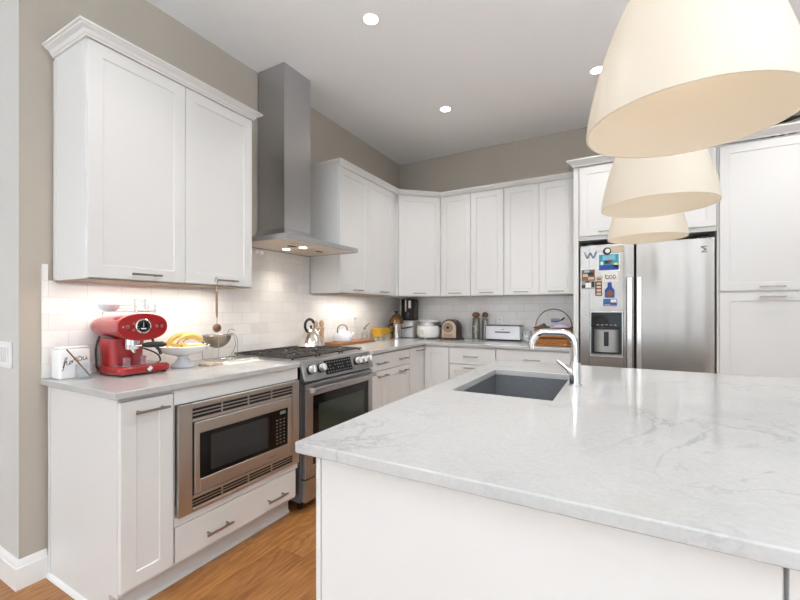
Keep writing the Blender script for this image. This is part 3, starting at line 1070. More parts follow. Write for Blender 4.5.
# ------------------------------------------------------------------ built-in microwave
t = thing('microwave', 'stainless steel microwave with louvred trim built into the cabinet left of the range', 'microwave', (0.631, 0.2215, 0.3225), 90)
mw, mh = 0.739, 0.489
b = MB()
b.box(0, 0.066, -0.018, 0.0, 0, mh, 0.003, 2); b.box(mw - 0.055, mw, -0.018, 0.0, 0, mh, 0.003, 2)
b.box(0.066, mw - 0.055, -0.018, 0.0, 0.470, mh, 0.002, 1); b.box(0.066, mw - 0.055, -0.018, 0.0, 0.404, 0.412, 0.001, 1)
b.box(0.066, mw - 0.055, -0.018, 0.0, 0.0, 0.016, 0.002, 1); b.box(0.066, mw - 0.055, -0.018, 0.0, 0.064, 0.071, 0.001, 1)
gs = [(0.066 + k * 0.1545, 0.066 + k * 0.1545 + 0.148) for k in range(4)]
for zz0, zz1 in ((0.412, 0.470), (0.016, 0.064)):
    for (a, e), (a2, _) in zip(gs, gs[1:]):
        b.box(e, a2, -0.018, 0.0, zz0, zz1)
    dz = (zz1 - zz0) / 10
    for z_a, z_b in ((0, 1), (3.2, 4.1), (6.0, 6.9), (9, 10)):
        for a, e in gs:
            b.box(a, e, -0.017, -0.0135, zz0 + dz * z_a, zz0 + dz * z_b)
M_mwtrim = steel_mat('microwave_steel', (196, 191, 186), 0.36, (1, 60, 60))
b.build('trim_frame', M_mwtrim, t)
b = MB(); b.box(0.067, mw - 0.056, -0.013, -0.0105, 0.412, 0.470); b.box(0.067, mw - 0.056, -0.013, -0.0105, 0.016, 0.064); b.box(0.02, mw - 0.02, 0.0, 0.004, 0.015, mh - 0.012); b.build('vent_backing', M_dark, t)
b = MB(); b.box(0.03, mw - 0.03, 0.0045, 0.40, 0.03, mh - 0.03); b.build('oven_box', M_black, t)
ux0, ux1, uz0, uz1 = 0.075, 0.679, 0.076, 0.399
b = MB()
b.box(ux0, ux0 + .026, -0.020, -0.001, uz0, uz1, 0.002, 1); b.box(ux1 - .034, ux1, -0.020, -0.001, uz0, uz1, 0.002, 1)
b.box(ux0 + .026, ux1 - .034, -0.020, -0.001, 0.346, uz1, 0.002, 1); b.box(ux0 + .026, ux1 - .034, -0.020, -0.001, uz0, 0.138, 0.002, 1)
dr = b.build('door', M_mwtrim, t)
b = MB(); b.box(ux0 + .026, 0.522, -0.0185, -0.004, 0.138, 0.346); b.build('door_glass', M_gloss, dr)
b = MB(); b.box(0.155, 0.500, -0.0196, -0.0186, 0.160, 0.325, 0.0, 1); b.build('window', mat('microwave_window', (46, 47, 48), 0.12, var=0.15, scale=8, spec=.4), dr)
b = MB(); b.box(0.524, ux1 - .034, -0.0185, -0.004, 0.138, 0.346); cp = b.build('control_panel', M_gloss, t)
b = MB(); b.box(0.585, 0.628, -0.0192, -0.0186, 0.318, 0.336); b.build('clock_display', mat('lcd_grey', (112, 120, 122), 0.3), cp)
b = MB()
for r_ in range(8):
    for c_ in range(3):
        x = 0.556 + c_ * 0.026; z = 0.158 + r_ * 0.0185
        b.box(x, x + 0.014, -0.0190, -0.0186, z, z + 0.006)
b.build('keypad', mat('keypad_print', (104, 102, 100), 0.5), cp)
b = MB(); b.box(0.5, 0.56, -0.0206, -0.0201, 0.098, 0.104); b.build('badge', M_handle, dr)

# ------------------------------------------------------------------ refrigerator
t = thing('refrigerator', 'stainless steel side-by-side refrigerator with an ice and water dispenser', 'refrigerator', (2.012, 2.90, 0))
b = MB(); b.box(0.006, 0.911, 0.075, 0.75, 0.02, 1.765, 0.004, 1); b.build('body', mat('fridge_case', (70, 70, 72), 0.5), t)
Dx0, Dx1, Dz0, Dz1 = 0.078, 0.320, 0.838, 1.214
b = MB()
zt, zb = 1.770, 0.09
# left door built round the dispenser opening
b.box(0.0, Dx0, 0.0, 0.070, zb, zt, 0.006, 3); b.box(Dx1, 0.400, 0.0, 0.070, zb, zt, 0.006, 3)
b.box(Dx0 - .008, Dx1 + .008, 0.0, 0.070, Dz1, zt, 0.0); b.box(Dx0 - .008, Dx1 + .008, 0.0, 0.070, zb, Dz0, 0.0)
b.box(Dx0 - .008, Dx1 + .008, 0.068, 0.070, Dz0, Dz1)
ld = b.build('freezer_door', M_fridge, t)
b = MB(); b.box(0.412, 0.917, 0.0, 0.070, zb, zt, 0.006, 3); rd = b.build('fridge_door', M_fridge, t)
b = MB(); b.box(0.003, 0.914, 0.02, 0.074, 0.02, 0.085, 0.003, 1); b.build('kick_grille', M_black, t)
b = MB(); b.box(0.05, 0.10, 0.01, 0.06, zt + .0005, zt + .012, .002, 1); b.box(0.82, 0.87, 0.01, 0.06, zt + .0005, zt + .012, .002, 1); b.build('hinge_cover', M_black, t)
M_fh = steel_mat('fridge_handle_steel', (226, 224, 224), 0.18, (60, 60, 1))
for par, hx in ((ld, 0.366), (rd, 0.432)):
    b = MB()
    b.box(hx - 0.019, hx + 0.019, -0.056, -0.036, 0.55, 1.493, 0.007, 3)
    b.box(hx - 0.014, hx + 0.014, -0.038, -0.0005, 1.44, 1.475, 0.003, 1); b.box(hx - 0.014, hx + 0.014, -0.038, -0.0005, 0.57, 0.605, 0.003, 1)
    b.build('handle', M_fh, par)
b = MB()
b.box(Dx0, Dx0 + .008, -0.004, 0.06, Dz0, Dz1); b.box(Dx1 - .008, Dx1, -0.004, 0.06, Dz0, Dz1)
b.box(Dx0 + .008, Dx1 - .008, -0.004, 0.06, Dz1 - .008, Dz1); b.box(Dx0 + .008, Dx1 - .008, -0.004, 0.06, Dz0, Dz0 + .02)
dp = b.build('dispenser', steel_mat('dispenser_frame', (180, 178, 176), 0.3), ld)
b = MB(); b.box(Dx0 + .008, Dx1 - .008, 0.002, 0.05, 1.085, Dz1 - .008, .002, 1); b.build('control_panel', M_gloss, dp)
b = MB(); b.box(Dx0 + .008, Dx1 - .008, 0.058, 0.062, Dz0 + .02, 1.085); b.build('recess', mat('dispenser_recess', (36, 37, 38), 0.4), dp)
b = MB()
n = 12
out = []
cxm = (Dx0 + Dx1) / 2
for k in range(n + 1):
    a = math.pi * k / n
    out.append((cxm - 0.092 * math.cos(a), 0.057 - 0.046 * math.sin(a)))
b.prism(out, 'z', 0.875, 1.062); b.build('ice_bucket', mat('dispenser_silver', (168, 168, 166), 0.35, 0.5, var=.03), dp, label='rounded silver back of the dispenser bay')
b = MB(); b.box(cxm - .018, cxm + .018, 0.0055, 0.0105, 0.925, 1.045, .002, 1); b.build('paddle', M_black, dp)
b = MB()
for k in range(5):
    b.box(Dx0 + .05 + k * .032, Dx0 + .068 + k * .032, 0.0012, 0.0019, 1.10, 1.104)
b.build('buttons', mat('button_print', (190, 192, 194), 0.5), dp)
# badge strokes on the right door
b = MB()
for p, q in (((0.832, 1.704), (0.868, 1.704)), ((0.834, 1.700), (0.858, 1.686)), ((0.868, 1.682), (0.842, 1.668)), ((0.832, 1.662), (0.868, 1.662)), ((0.846, 1.690), (0.866, 1.678))):
    m = b.mark()
    L_ = math.hypot(q[0] - p[0], q[1] - p[1]); an = math.atan2(q[1] - p[1], q[0] - p[0])
    b.box(0, L_, -0.002, -0.0002, -0.0028, 0.0028)
    b.xform(m, Matrix.Translation((p[0], 0, p[1])) @ Matrix.Rotation(-an, 4, 'Y'))
b.build('badge', mat('badge_grey', (70, 66, 64), 0.35, 0.5), rd)

# ------------------------------------------------------------------ pendant lamps
def shade_mat():
    m, nt, b = new_mat('opal_glass')
    N, L = nt.nodes, nt.links
    tc = N.new('ShaderNodeTexCoord')
    no = N.new('ShaderNodeTexNoise'); no.inputs['Scale'].default_value = 5
    L.new(tc.outputs['Object'], no.inputs[0])
    mx = N.new('ShaderNodeMix'); mx.data_type = 'RGBA'
    mx.inputs[6].default_value = rgb(226, 220, 208); mx.inputs[7].default_value = rgb(231, 226, 215)
    L.new(no.outputs[0], mx.inputs[0])
    L.new(mx.outputs[2], b.inputs['Base Color'])
    b.inputs['Roughness'].default_value = 0.35
    b.inputs['Emission Color'].default_value = rgb(255, 232, 206)
    b.inputs['Emission Strength'].default_value = 0.18
    tl = N.new('ShaderNodeBsdfTranslucent'); L.new(mx.outputs[2], tl.inputs[0])
    ms = N.new('ShaderNodeMixShader'); ms.inputs[0].default_value = 0.35
    L.new(b.outputs[0], ms.inputs[1]); L.new(tl.outputs[0], ms.inputs[2])
    L.new(ms.outputs[0], N['Material Output'].inputs[0])
    return m


M_shade = shade_mat()
LZ = 1.580
PR = 0.170
prof = [(1.0, 0.0), (0.988, 0.022), (0.948, 0.06), (0.878, 0.11), (0.79, 0.16), (0.685, 0.207), (0.56, 0.25), (0.42, 0.285), (0.27, 0.308), (0.115, 0.318)]


def catmull(p, sub=4):
    out = []
    for i in range(len(p) - 1):
        a, b_, c, d = p[max(i - 1, 0)], p[i], p[i + 1], p[min(i + 2, len(p) - 1)]
        for k in range(sub):
            t_ = k / sub
            out.append(tuple(0.5 * ((2 * b_[j]) + (-a[j] + c[j]) * t_ + (2 * a[j] - 5 * b_[j] + 4 * c[j] - d[j]) * t_ ** 2 + (-a[j] + 3 * b_[j] - 3 * c[j] + d[j]) * t_ ** 3) for j in range(len(p[0]))))
    out.append(tuple(p[-1]))
    return out


prof = catmull(prof)
for py, lab in ((0.10, 'nearest and largest-looking white opal glass bell pendant lamp, over the island'),
                (0.785, 'middle white opal glass bell pendant lamp, half hidden by the nearest one'),
                (1.483, 'farthest white opal glass bell pendant lamp, in front of the cabinet over the refrigerator')):
    t = thing('pendant_lamp', lab, 'lamp', (2.43, py, LZ), 0, 'pendant lamps over the island')
    b = MB()
    th = 0.004
    o_ = [(r * PR, z) for r, z in prof]
    i_ = [(max(r * PR - th, 0.004), z - (th if k > 6 else 0)) for k, (r, z) in enumerate(prof)]
    b.lathe(o_ + i_[::-1], seg=64, close=True)
    b.build('shade', M_shade, t, angle=60)
    b = MB(); b.lathe([(0, 0.365), (0.024, 0.365), (0.027, 0.3195), (0.0195, 0.318), (0.019, 0.27), (0.0, 0.27)], seg=24); b.build('socket', M_chrome, t)
    b = MB(); b.cyl((0, 0, 0.365), (0, 0, CH - LZ - 0.028), 0.0035, seg=8); b.build('cord', M_plas, t)
    b = MB(); b.lathe([(0, CH - LZ - 0.001), (0.06, CH - LZ - 0.001), (0.058, CH - LZ - 0.02), (0.03, CH - LZ - 0.028), (0, CH - LZ - 0.028)], seg=28); b.build('ceiling_rose', M_plas, t)
    b = MB(); b.sphere((0, 0, 0.235), 0.032, seg=16, rings=10); b.build('bulb', mat('warm_bulb', (255, 238, 210), 0.4, emit=3.0, var=0), t)
    pl = bpy.data.lights.new('pendant_bulb_light', 'POINT'); pl.energy = 0.11; pl.color = (1, 0.88, 0.74); pl.shadow_soft_size = 0.04
    po = bpy.data.objects.new('pendant_bulb_light', pl); COL.objects.link(po); po.location = (2.43, py, LZ + 0.16)

# ------------------------------------------------------------------ recessed ceiling lights
M_can = mat('downlight_lens', (255, 247, 232), 0.4, emit=12.0, var=0)
for cx, cy, lab in ((1.02, 1.169, 'recessed round ceiling light nearest the range hood'),
                    (0.995, 2.374, 'recessed round ceiling light nearest the corner of the room'),
                    (2.168, 2.388, 'recessed round ceiling light beside the nearest pendant lamp'),
                    (1.02, -0.03, 'added unseen recessed ceiling light above the pale wall end'),  # this and the next two are out of view, added to brighten the kitchen
                    (2.168, 1.169, 'added unseen recessed ceiling light over the island sink'),
                    (3.34, 2.388, 'added unseen recessed ceiling light in front of the pantry')):
    t = thing('ceiling_light', lab, 'ceiling light', (cx, cy, CH), 0, 'recessed ceiling lights')
    b = MB(); b.lathe([(0.0425, -0.0005), (0.050, -0.0005), (0.050, -0.0025), (0.046, -0.004), (0.0425, -0.003)], seg=28, close=True); b.build('trim_ring', M_trim, t)
    b = MB(); b.lathe([(0, -0.0035), (0.042, -0.0035), (0.042, -0.0005), (0, -0.0005)], seg=24); b.build('lens', M_can, t)
    sp = bpy.data.lights.new('ceiling_light_beam', 'SPOT'); sp.energy = 33; sp.color = (1, 0.96, 0.93); sp.spot_size = R(115); sp.spot_blend = 0.8; sp.shadow_soft_size = 0.05
    so = bpy.data.objects.new('ceiling_light_beam', sp); COL.objects.link(so); so.location = (cx, cy, CH - 0.02)

# strip lamps under the wall cabinets
for nm, loc, sx, sy, rot in (('under cabinet', (0.20, 0.45, 1.352), 0.8, 0.2, 90), ('corner', (0.20, 2.2, 1.352), 0.7, 0.12, 90)):
    o = area('strip_lamp_light', (loc[0], loc[1], loc[2]), (0, 0, R(rot)), sx, sy, 2.4 if nm == 'corner' else 3.0, (1, 0.93, 0.85))


# ------------------------------------------------------------------ wall plates
t = thing('light_switch', 'white rocker light switch plate on the pale wall left of the cabinets', 'switch', (-0.137, -0.1008, 1.024))
b = MB(); b.box(-0.07, 0.07, -0.006, 0, -0.06, 0.06, 0.003, 2); b.build('plate', M_plas, t)
for sx in (-0.024, 0.024):
    b = MB(); b.box(sx - 0.016, sx + 0.016, -0.0105, -0.0062, -0.033, 0.033, 0.003, 2); b.build('rocker', M_white, t)


def outlet(label, loc, rot):
    t = thing('power_outlet', label, 'outlet', loc, rot, 'power outlets on the backsplash')
    b = MB(); b.box(-0.036, 0.036, -0.005, 0, -0.058, 0.058, 0.003, 2); b.build('plate', M_plas, t)
    for z in (-0.022, 0.022):
        b = MB(); b.box(-0.017, 0.017, -0.0072, -0.0052, z - 0.015, z + 0.015, 0.004, 2); s_ = b.build('socket', M_white, t)
        b = MB()
        for x in (-0.007, 0.005):
            b.box(x, x + 0.002, -0.0076, -0.0071, z - 0.005, z + 0.006)
        b.build('slots', M_dark, s_)
    return t


outlet('white power outlet in the back wall tile above the silver bread box', (1.211, D - 0.0105, 1.105), 0)
outlet('white power outlet in the tile of the range wall, above the wooden board', (0.0105, 2.40, 1.12), 90)

# ------------------------------------------------------------------ espresso machine
M_red = mat('espresso_red', (158, 22, 28), 0.16, var=0.05, coat=0.6)
CT = 0.9143     # top of the worktops
t = thing('espresso_machine', 'glossy red espresso machine with a round dial and black portafilter', 'espresso machine', (0.18, 0.28, CT))


def ell(x, cy, cz, ry, rz, n=36, p=2.3):
    pts = []
    for k in range(n):
        a = 2 * math.pi * k / n
        c, s_ = math.cos(a), math.sin(a)
        pts.append((x, cy + ry * math.copysign(abs(c) ** (2 / p), c), cz + rz * math.copysign(abs(s_) ** (2 / p), s_)))
    return pts


b = MB()
b.loft([[(p[0], p[1], z) for p in rr(0.062 + i, 0.304 - i, 0.158 + i, 0.402 - i, 0.03, 0)] for z, i in ((0.920, 0.012), (0.924, 0.003), (0.932, 0.0), (0.950, 0.0), (0.957, 0.004), (0.960, 0.012))])
b.build('base', M_red, t, world=True)
for fx in (0.09, 0.275):
    for fy in (0.185, 0.375):
        b = MB(); b.cyl((fx, fy, CT), (fx, fy, 0.9205), 0.012, 0.012, 12); b.build('foot', M_black, t, world=True)
b = MB(); b.box(0.215, 0.292, 0.175, 0.385, 0.9602, 0.9625, 0.001, 1)
for k in range(12):
    b.box(0.219, 0.288, 0.182 + k * .0165, 0.190 + k * .0165, 0.9625, 0.9635)
b.build('drip_grille', M_chrome, t, world=True)
b = MB()
b.loft([[(p[0], p[1], z) for p in rr(0.068 - i, 0.205 + i, 0.172 - i * .6, 0.318 + i * .6, 0.03, 0)] for z, i in ((0.9605, 0.0), (0.99, 0.002), (1.04, 0.006), (1.09, 0.012))])
b.build('column', M_red, t, world=True)
HY, HZ = 0.262, 1.148
b = MB()
b.loft([ell(x, HY + dy, HZ, ry, rz) for x, dy, ry, rz in ((0.022, -0.02, 0.055, 0.022), (0.030, -0.018, 0.085, 0.040), (0.046, -0.014, 0.099, 0.050), (0.075, -0.009, 0.106, 0.055), (0.13, -0.004, 0.110, 0.059), (0.21, 0, 0.114, 0.063), (0.292, 0, 0.118, 0.067), (0.300, 0, 0.118, 0.067), (0.305, 0, 0.114, 0.063))])
b.build('head', M_red, t, world=True, angle=50)
b = MB()
m = b.mark(); b.lathe([(0, 0.0), (0.036, 0.0), (0.036, 0.008), (0.033, 0.011), (0.029, 0.010), (0.029, 0.005), (0, 0.005)], seg=36)
b.xform(m, Matrix.Translation((0.3055, 0.258, HZ + .003)) @ Matrix.Rotation(R(90), 4, 'Y'))
g = b.build('gauge', M_chrome, t, world=True)
b = MB(); b.lathe([(0, 0.0052), (0.0286, 0.0052), (0.0286, 0.0062), (0, 0.0062)], seg=32)
b.xform(0, Matrix.Translation((0.3055, 0.258, HZ + .003)) @ Matrix.Rotation(R(90), 4, 'Y'))
b.build('gauge_face', M_gloss, g, world=True)
b = MB(); b.box(0.3119, 0.3123, 0.247, 0.270, HZ - 0.012, HZ - 0.006); b.box(0.3119, 0.3123, 0.2575, 0.2595, HZ - .002, HZ + 0.02)
for k in range(9):
    a = R(-30 + 30 * k)
    b.box(0.3119, 0.3123, 0.258 + .023 * math.cos(a) - .001, 0.258 + .023 * math.cos(a) + .001, HZ + .003 + .023 * math.sin(a) - .001, HZ + .003 + .023 * math.sin(a) + .001)
b.build('gauge_marks', M_plas, g, world=True)
for by, bz, br_ in ((0.168, HZ + .001, .004), (0.188, HZ + .001, .0085), (0.214, HZ + .016, .006), (0.214, HZ - .014, .006), (0.322, HZ + .002, .008), (0.345, HZ + .001, .008)):
    b = MB(); b.cyl((0.3045, by, bz), (0.312, by, bz), br_, br_ * .9, 16); k_ = b.build('button', M_chrome, t, world=True)
    if br_ > .005:
        b = MB(); b.cyl((0.312, by, bz), (0.3128, by, bz), br_ * .55, br_ * .55, 14); b.build('button_cap', M_red, k_, world=True)
b = MB()
b.cyl((0.255, 0.235, 1.09), (0.255, 0.235, 1.060), 0.030, 0.030, 24)
b.build('group_head', M_chrome, t, world=True)
b = MB()
b.cyl((0.255, 0.235, 1.0595), (0.255, 0.235, 1.040), 0.032, 0.028, 24); b.tube([(0.26, 0.235, 1.042), (0.265, 0.237, 1.03), (0.27, 0.24, 1.022)], [.010, .008, .006], 10)
b.tube([(0.275, 0.240, 1.056), (0.31, 0.262, 1.060)], [.009, .007], 12)
pf = b.build('portafilter', M_chrome, t, world=True)
b = MB(); b.tube([(0.305, 0.259, 1.059), (0.325, 0.270, 1.061), (0.36, 0.293, 1.063), (0.385, 0.309, 1.063), (0.397, 0.317, 1.062)], [.009, .0135, .0145, .013, .006], 14)
b.build('handle', M_black, pf, world=True)
b = MB(); b.tube([(0.262, 0.322, 1.10), (0.268, 0.330, 1.06), (0.285, 0.346, 1.03), (0.292, 0.352, 1.005)], [.006, .006, .0075, .007], 10); b.build('steam_wand', M_black, t, world=True)
b = MB(); b.tube(catmull([(0.085, 0.172, 1.10), (0.095, 0.158, 1.07), (0.105, 0.148, 1.03), (0.112, 0.147, 0.985), (0.112, 0.149, 0.950), (0.105, 0.170, 0.940)], 4), .0045, 8); b.build('power_cord', M_black, t, world=True)
pts = catmull([(0.10, 0.318, 1.04), (0.10, 0.36, 1.028), (0.10, 0.405, 1.01), (0.11, 0.44, 0.985), (0.12, 0.447, 0.955), (0.12, 0.43, 0.930), (0.10, 0.41, 0.9195)], 4)
b = MB(); b.tube(pts, .0042, 8); b.build('cable', M_black, t, world=True)
b = MB(); m = b.mark(); b.box(-0.0008, 0.0008, -0.011, 0.011, -0.011, 0.011); b.xform(m, Matrix.Translation((0.3052, 0.292, 0.942)) @ Matrix.Rotation(R(45), 4, 'X') @ Matrix.Diagonal((1, 1, .8, 1))); b.build('badge', M_plas, t, world=True)
b = MB(); b.tube([(0.10, 0.18, 1.197), (0.10, 0.18, 1.219), (0.26, 0.19, 1.224), (0.27, 0.33, 1.224), (0.10, 0.34, 1.219), (0.10, 0.34, 1.195)], .0028, 8); b.build('cup_rail', M_chrome, t, world=True)

# on top of it and on its tray


def tumbler(label, cat, name, loc, r, h, m=M_glass, group=None, th=.0022, r2=None):
    r2 = r2 or r
    b = MB(); b.lathe([(0, 0), (r2 * .95, 0), (r2, .003), (r, h), (r - th, h), (r2 - th, .006), (0, .006)], seg=24)
    o = b.build(name, m)
    tag(o, label, cat, group)
    o.location = loc
    return o


tumbler('taller clear glass tumbler standing on top of the red espresso machine', 'glass', 'glass_tumbler', (0.20, 0.300, 1.2135), 0.029, 0.070)
tumbler('shorter clear glass tumbler at the right end of the espresso machine top', 'glass', 'glass_tumbler', (0.20, 0.357, 1.203), 0.023, 0.056)
M_pink = glass_mat('rose_glass', (238, 216, 224), 0.82)
tumbler('small rose-tinted shot glass at the left of the espresso machine drip tray', 'glass', 'shot_glass', (0.262, 0.207, 0.9638), 0.0165, 0.038, M_pink)
tumbler('small rose-tinted shot glass at the right of the espresso machine drip tray', 'glass', 'shot_glass', (0.262, 0.280, 0.9638), 0.0165, 0.038, M_pink)
t = thing('scoop', 'pale blue-white enamel bowl scoop with a grey handle, lying on the espresso machine', 'scoop', (0.165, 0.178, 1.222))
b = MB(); b.lathe([(0, 0.0), (0.022, 0.0), (0.038, 0.012), (0.046, 0.034), (0.044, 0.034), (0.036, 0.0145), (0.021, 0.004), (0, 0.004)], seg=28); b.build('bowl', mat('pale_blue_enamel', (216, 224, 234), 0.2), t)
b = MB(); b.tube([(0.0, 0.044, 0.031), (0.005, 0.07, 0.032), (0.01, 0.100, 0.032)], [.003, .0028, .0028], 8); b.tube([(0.0, 0.036, 0.014), (0.005, 0.065, 0.012), (0.01, 0.092, 0.012)], [.0022, .0022, .0022], 8); b.build('handle', M_handle, t)

# canister with handwriting, tumbler and stirring stick beside the machine
t = thing('canister', 'square white ceramic canister with black handwriting, left of the espresso machine', 'canister', (0.075, 0.062, CT))
b = MB()
b.loft([[(p[0], p[1], z) for p in rr(-.045 + i, .045 - i, -.062 + i, .062 - i, 0.012, 0)] for z, i in ((0, .004), (.004, 0), (.128, 0), (.134, .004), (.136, .010))])
b.build('body', M_white, t)
b = MB(); b.loft([[(p[0], p[1], z) for p in rr(-.040 + i, .040 - i, -.057 + i, .057 - i, 0.012, 0)] for z, i in ((.1362, .002), (.142, 0), (.146, .006))]); b.build('lid', M_white, t)


def stroke(b, pts, r=.0013):
    q = catmull([(p[0], p[1], 0) for p in pts], 4)
    b.tube([(0.0458, p[0], p[1]) for p in q], r, 6)


b = MB()
# f u r l o u, joined like handwriting; (y, z) on the face turned to the room
stroke(b, [(-.050, .052), (-.046, .066), (-.041, .092), (-.036, .099), (-.034, .093), (-.040, .078), (-.046, .055), (-.050, .040), (-.053, .042)])
stroke(b, [(-.049, .074), (-.036, .078)])
stroke(b, [(-.034, .082), (-.035, .068), (-.031, .064), (-.025, .070), (-.022, .083), (-.023, .068), (-.019, .067)])
stroke(b, [(-.017, .083), (-.015, .070), (-.013, .080), (-.008, .086), (-.004, .084)])
stroke(b, [(0.000, .100), (0.001, .086), (0.002, .082)])
stroke(b, [(.016, .099), (.008, .094), (.008, .082), (.016, .079), (.023, .086), (.020, .096), (.012, .101)])
stroke(b, [(.028, .098), (.028, .084), (.034, .081), (.040, .089), (.041, .099), (.041, .085), (.048, .084)])
b.build('handwriting', M_black, t)
o = tumbler('clear glass tumbler holding a wooden stirring stick, in front of the white canister', 'glass', 'glass_tumbler', (0.165, 0.078, CT), 0.036, 0.066)
b = MB(); b.tube([(0.188, 0.092, 0.9235), (0.150, 0.015, 1.052)], 0.0032, 8)
tag(b.build('stirring_stick', mat('dark_bamboo', (128, 82, 46), 0.55, var=.15, scale=40)), 'thin brown wooden stick leaning in the glass tumbler', 'stick')

# ------------------------------------------------------------------ cake stand with bananas
M_marble = mat('pale_stone', (226, 229, 234), 0.22, var=0.06, scale=14)
t = thing('footed_bowl', 'wide white footed fruit bowl between the espresso machine and the strainer', 'bowl', (0.20, 0.525, CT))
b = MB(); b.lathe([(0, 0), (0.060, 0), (0.062, 0.004), (0.055, 0.012), (0.038, 0.03), (0.026, 0.047), (0.026, 0.056), (0.034, 0.0605), (0, 0.0605)], seg=36); b.build('foot', M_marble, t)
b = MB(); b.lathe([(0, 0.061), (0.034, 0.061), (0.085, 0.076), (0.122, 0.098), (0.137, 0.117), (0.134, 0.119), (0.118, 0.103), (0.082, 0.082), (0.034, 0.069), (0, 0.068)], seg=48); b.build('basin', M_white, t)


def banana(label, loc, rz, tilt, roll, s=1.0):
    pts, rs = [], []
    n = 14
    for k in range(n + 1):
        a = R(-62 + 124 * k / n)
        pts.append((0.085 * math.sin(a), 0, 0.085 * (1 - math.cos(a))))
        u = k / n
        rs.append(max(.0035, .0155 * (1 - abs(2 * u - 1) ** 3.2)) if 0.08 < u < 0.95 else (.0042 if u <= .08 else .005))
    M = Matrix.Translation(loc) @ Matrix.Rotation(R(rz), 4, 'Z') @ Matrix.Rotation(R(tilt), 4, 'Y') @ Matrix.Rotation(R(roll), 4, 'X') @ Matrix.Diagonal((s, s, s, 1))
    t = thing('banana', label, 'banana', loc, 0, 'bananas in the footed bowl')
    b = MB(); b.tube(pts[1:-1], rs[1:-1], 6); b.xform(0, M); b.build('fruit', M_ban, t, world=True, angle=25)
    b = MB(); b.tube([Vector(pts[1]) + (Vector(pts[0]) - Vector(pts[1])) * 1.6, pts[1]], [.0048, .0044], 6); b.xform(0, M); b.build('stem', M_banstem, t, world=True)
    b = MB(); b.tube([pts[-2], pts[-1]], [.0052, .0035], 6); b.xform(0, M); b.build('tip', M_bantip, t, world=True)


M_ban = mat('banana_peel', (214, 180, 96), 0.5, var=0.25, scale=26)
M_banstem = mat('banana_stem', (150, 122, 58), 0.7)
M_bantip = mat('banana_tip', (62, 44, 28), 0.8)
zb = CT + 0.105
banana('yellow banana lying lowest at the front of the fruit bowl', (0.262, 0.535, zb + .004), 84, 0, 70, 0.95)
banana('yellow banana arching over the left end of the bunch in the fruit bowl', (0.185, 0.490, zb + .062), 72, -30, 176, 0.95)
banana('yellow banana leaning against the wall side of the fruit bowl', (0.155, 0.53, zb + .012), 95, 8, -75, 0.95)
banana('yellow banana on top in the middle of the fruit bowl', (0.240, 0.545, zb + .068), 84, 6, 165, 0.95)
banana('shorter yellow banana at the right end of the fruit bowl', (0.205, 0.592, zb + .052), 70, 14, 160, 0.72)

# ------------------------------------------------------------------ strainer, hanging spoon, papers
M_wire = mat('strainer_wire', (196, 192, 186), 0.25, 1.0, var=0.03)


def mesh_mat():
    m, nt, b = new_mat('fine_wire_mesh')
    N, L = nt.nodes, nt.links
    tc = N.new('ShaderNodeTexCoord')
    wv = N.new('ShaderNodeTexVoronoi'); wv.inputs['Scale'].default_value = 420
    L.new(tc.outputs['Object'], wv.inputs[0])
    mr = N.new('ShaderNodeMapRange'); mr.inputs['From Min'].default_value = 0.1; mr.inputs['From Max'].default_value = 0.5
    mr.inputs['To Min'].default_value = 0.55; mr.inputs['To Max'].default_value = 0.95
    L.new(wv.outputs['Distance'], mr.inputs[0]); L.new(mr.outputs[0], b.inputs['Alpha'])
    b.inputs['Base Color'].default_value = rgb(150, 140, 128)
    b.inputs['Metallic'].default_value = 0.7
    b.inputs['Roughness'].default_value = 0.45
    return m


M_mesh = mesh_mat()
t = thing('wire_strainer', 'wire mesh strainer bowl on a looped wire stand, right of the bananas', 'strainer', (0.14, 0.782, CT + .002))
bz = 0.155
b = MB()
pr = [(0.0805 * math.sin(R(a)), bz - 0.078 * math.cos(R(a))) for a in range(0, 91, 10)]
b.lathe(pr + [(r - .0012, z + .0006) for r, z in pr[::-1]], seg=36); b.build('mesh_bowl', M_mesh, t)
b = MB(); b.tube([(0.082 * math.cos(2 * math.pi * k / 36), 0.082 * math.sin(2 * math.pi * k / 36), bz) for k in range(36)], .0036, 8, closed=True)
b.tube([(0.0, -0.08, bz), (0, -0.10, bz + .002)], [.004, .003], 8); b.build('rim', M_wire, t)
for off in (-0.012, 0.012):
    pts = catmull([(off, 0.082, bz), (off, 0.110, bz + .006), (off, 0.135, bz - .025), (off, 0.142, bz - .075), (off * 2, 0.125, bz - .125), (off * 3, 0.095, 0.0032), (off * 3, 0.03, 0.0032)], 4)
    b = MB(); b.tube(pts, .0022, 8); b.build('stand_loop', M_wire, t)
pts = catmull([(-0.07, -0.04, bz - .002), (-0.078, -0.045, 0.08), (-0.07, -0.04, 0.003), (-0.036, 0.03, 0.003), (0.0, 0.05, 0.003), (0.036, 0.03, 0.003), (0.07, -0.04, 0.003), (0.078, -0.045, 0.08), (0.07, -0.04, bz - .002)], 4)
b = MB(); b.tube(pts, .0022, 8); b.build('stand_frame', M_wire, t)
pts = catmull([(0, 0.07, bz + .003), (0.0, 0.085, bz + .03), (0.0, 0.11, bz + .033), (0, 0.13, bz + .022)], 4)
b = MB(); b.tube(pts, .002, 8); b.build('hook', M_wire, t)

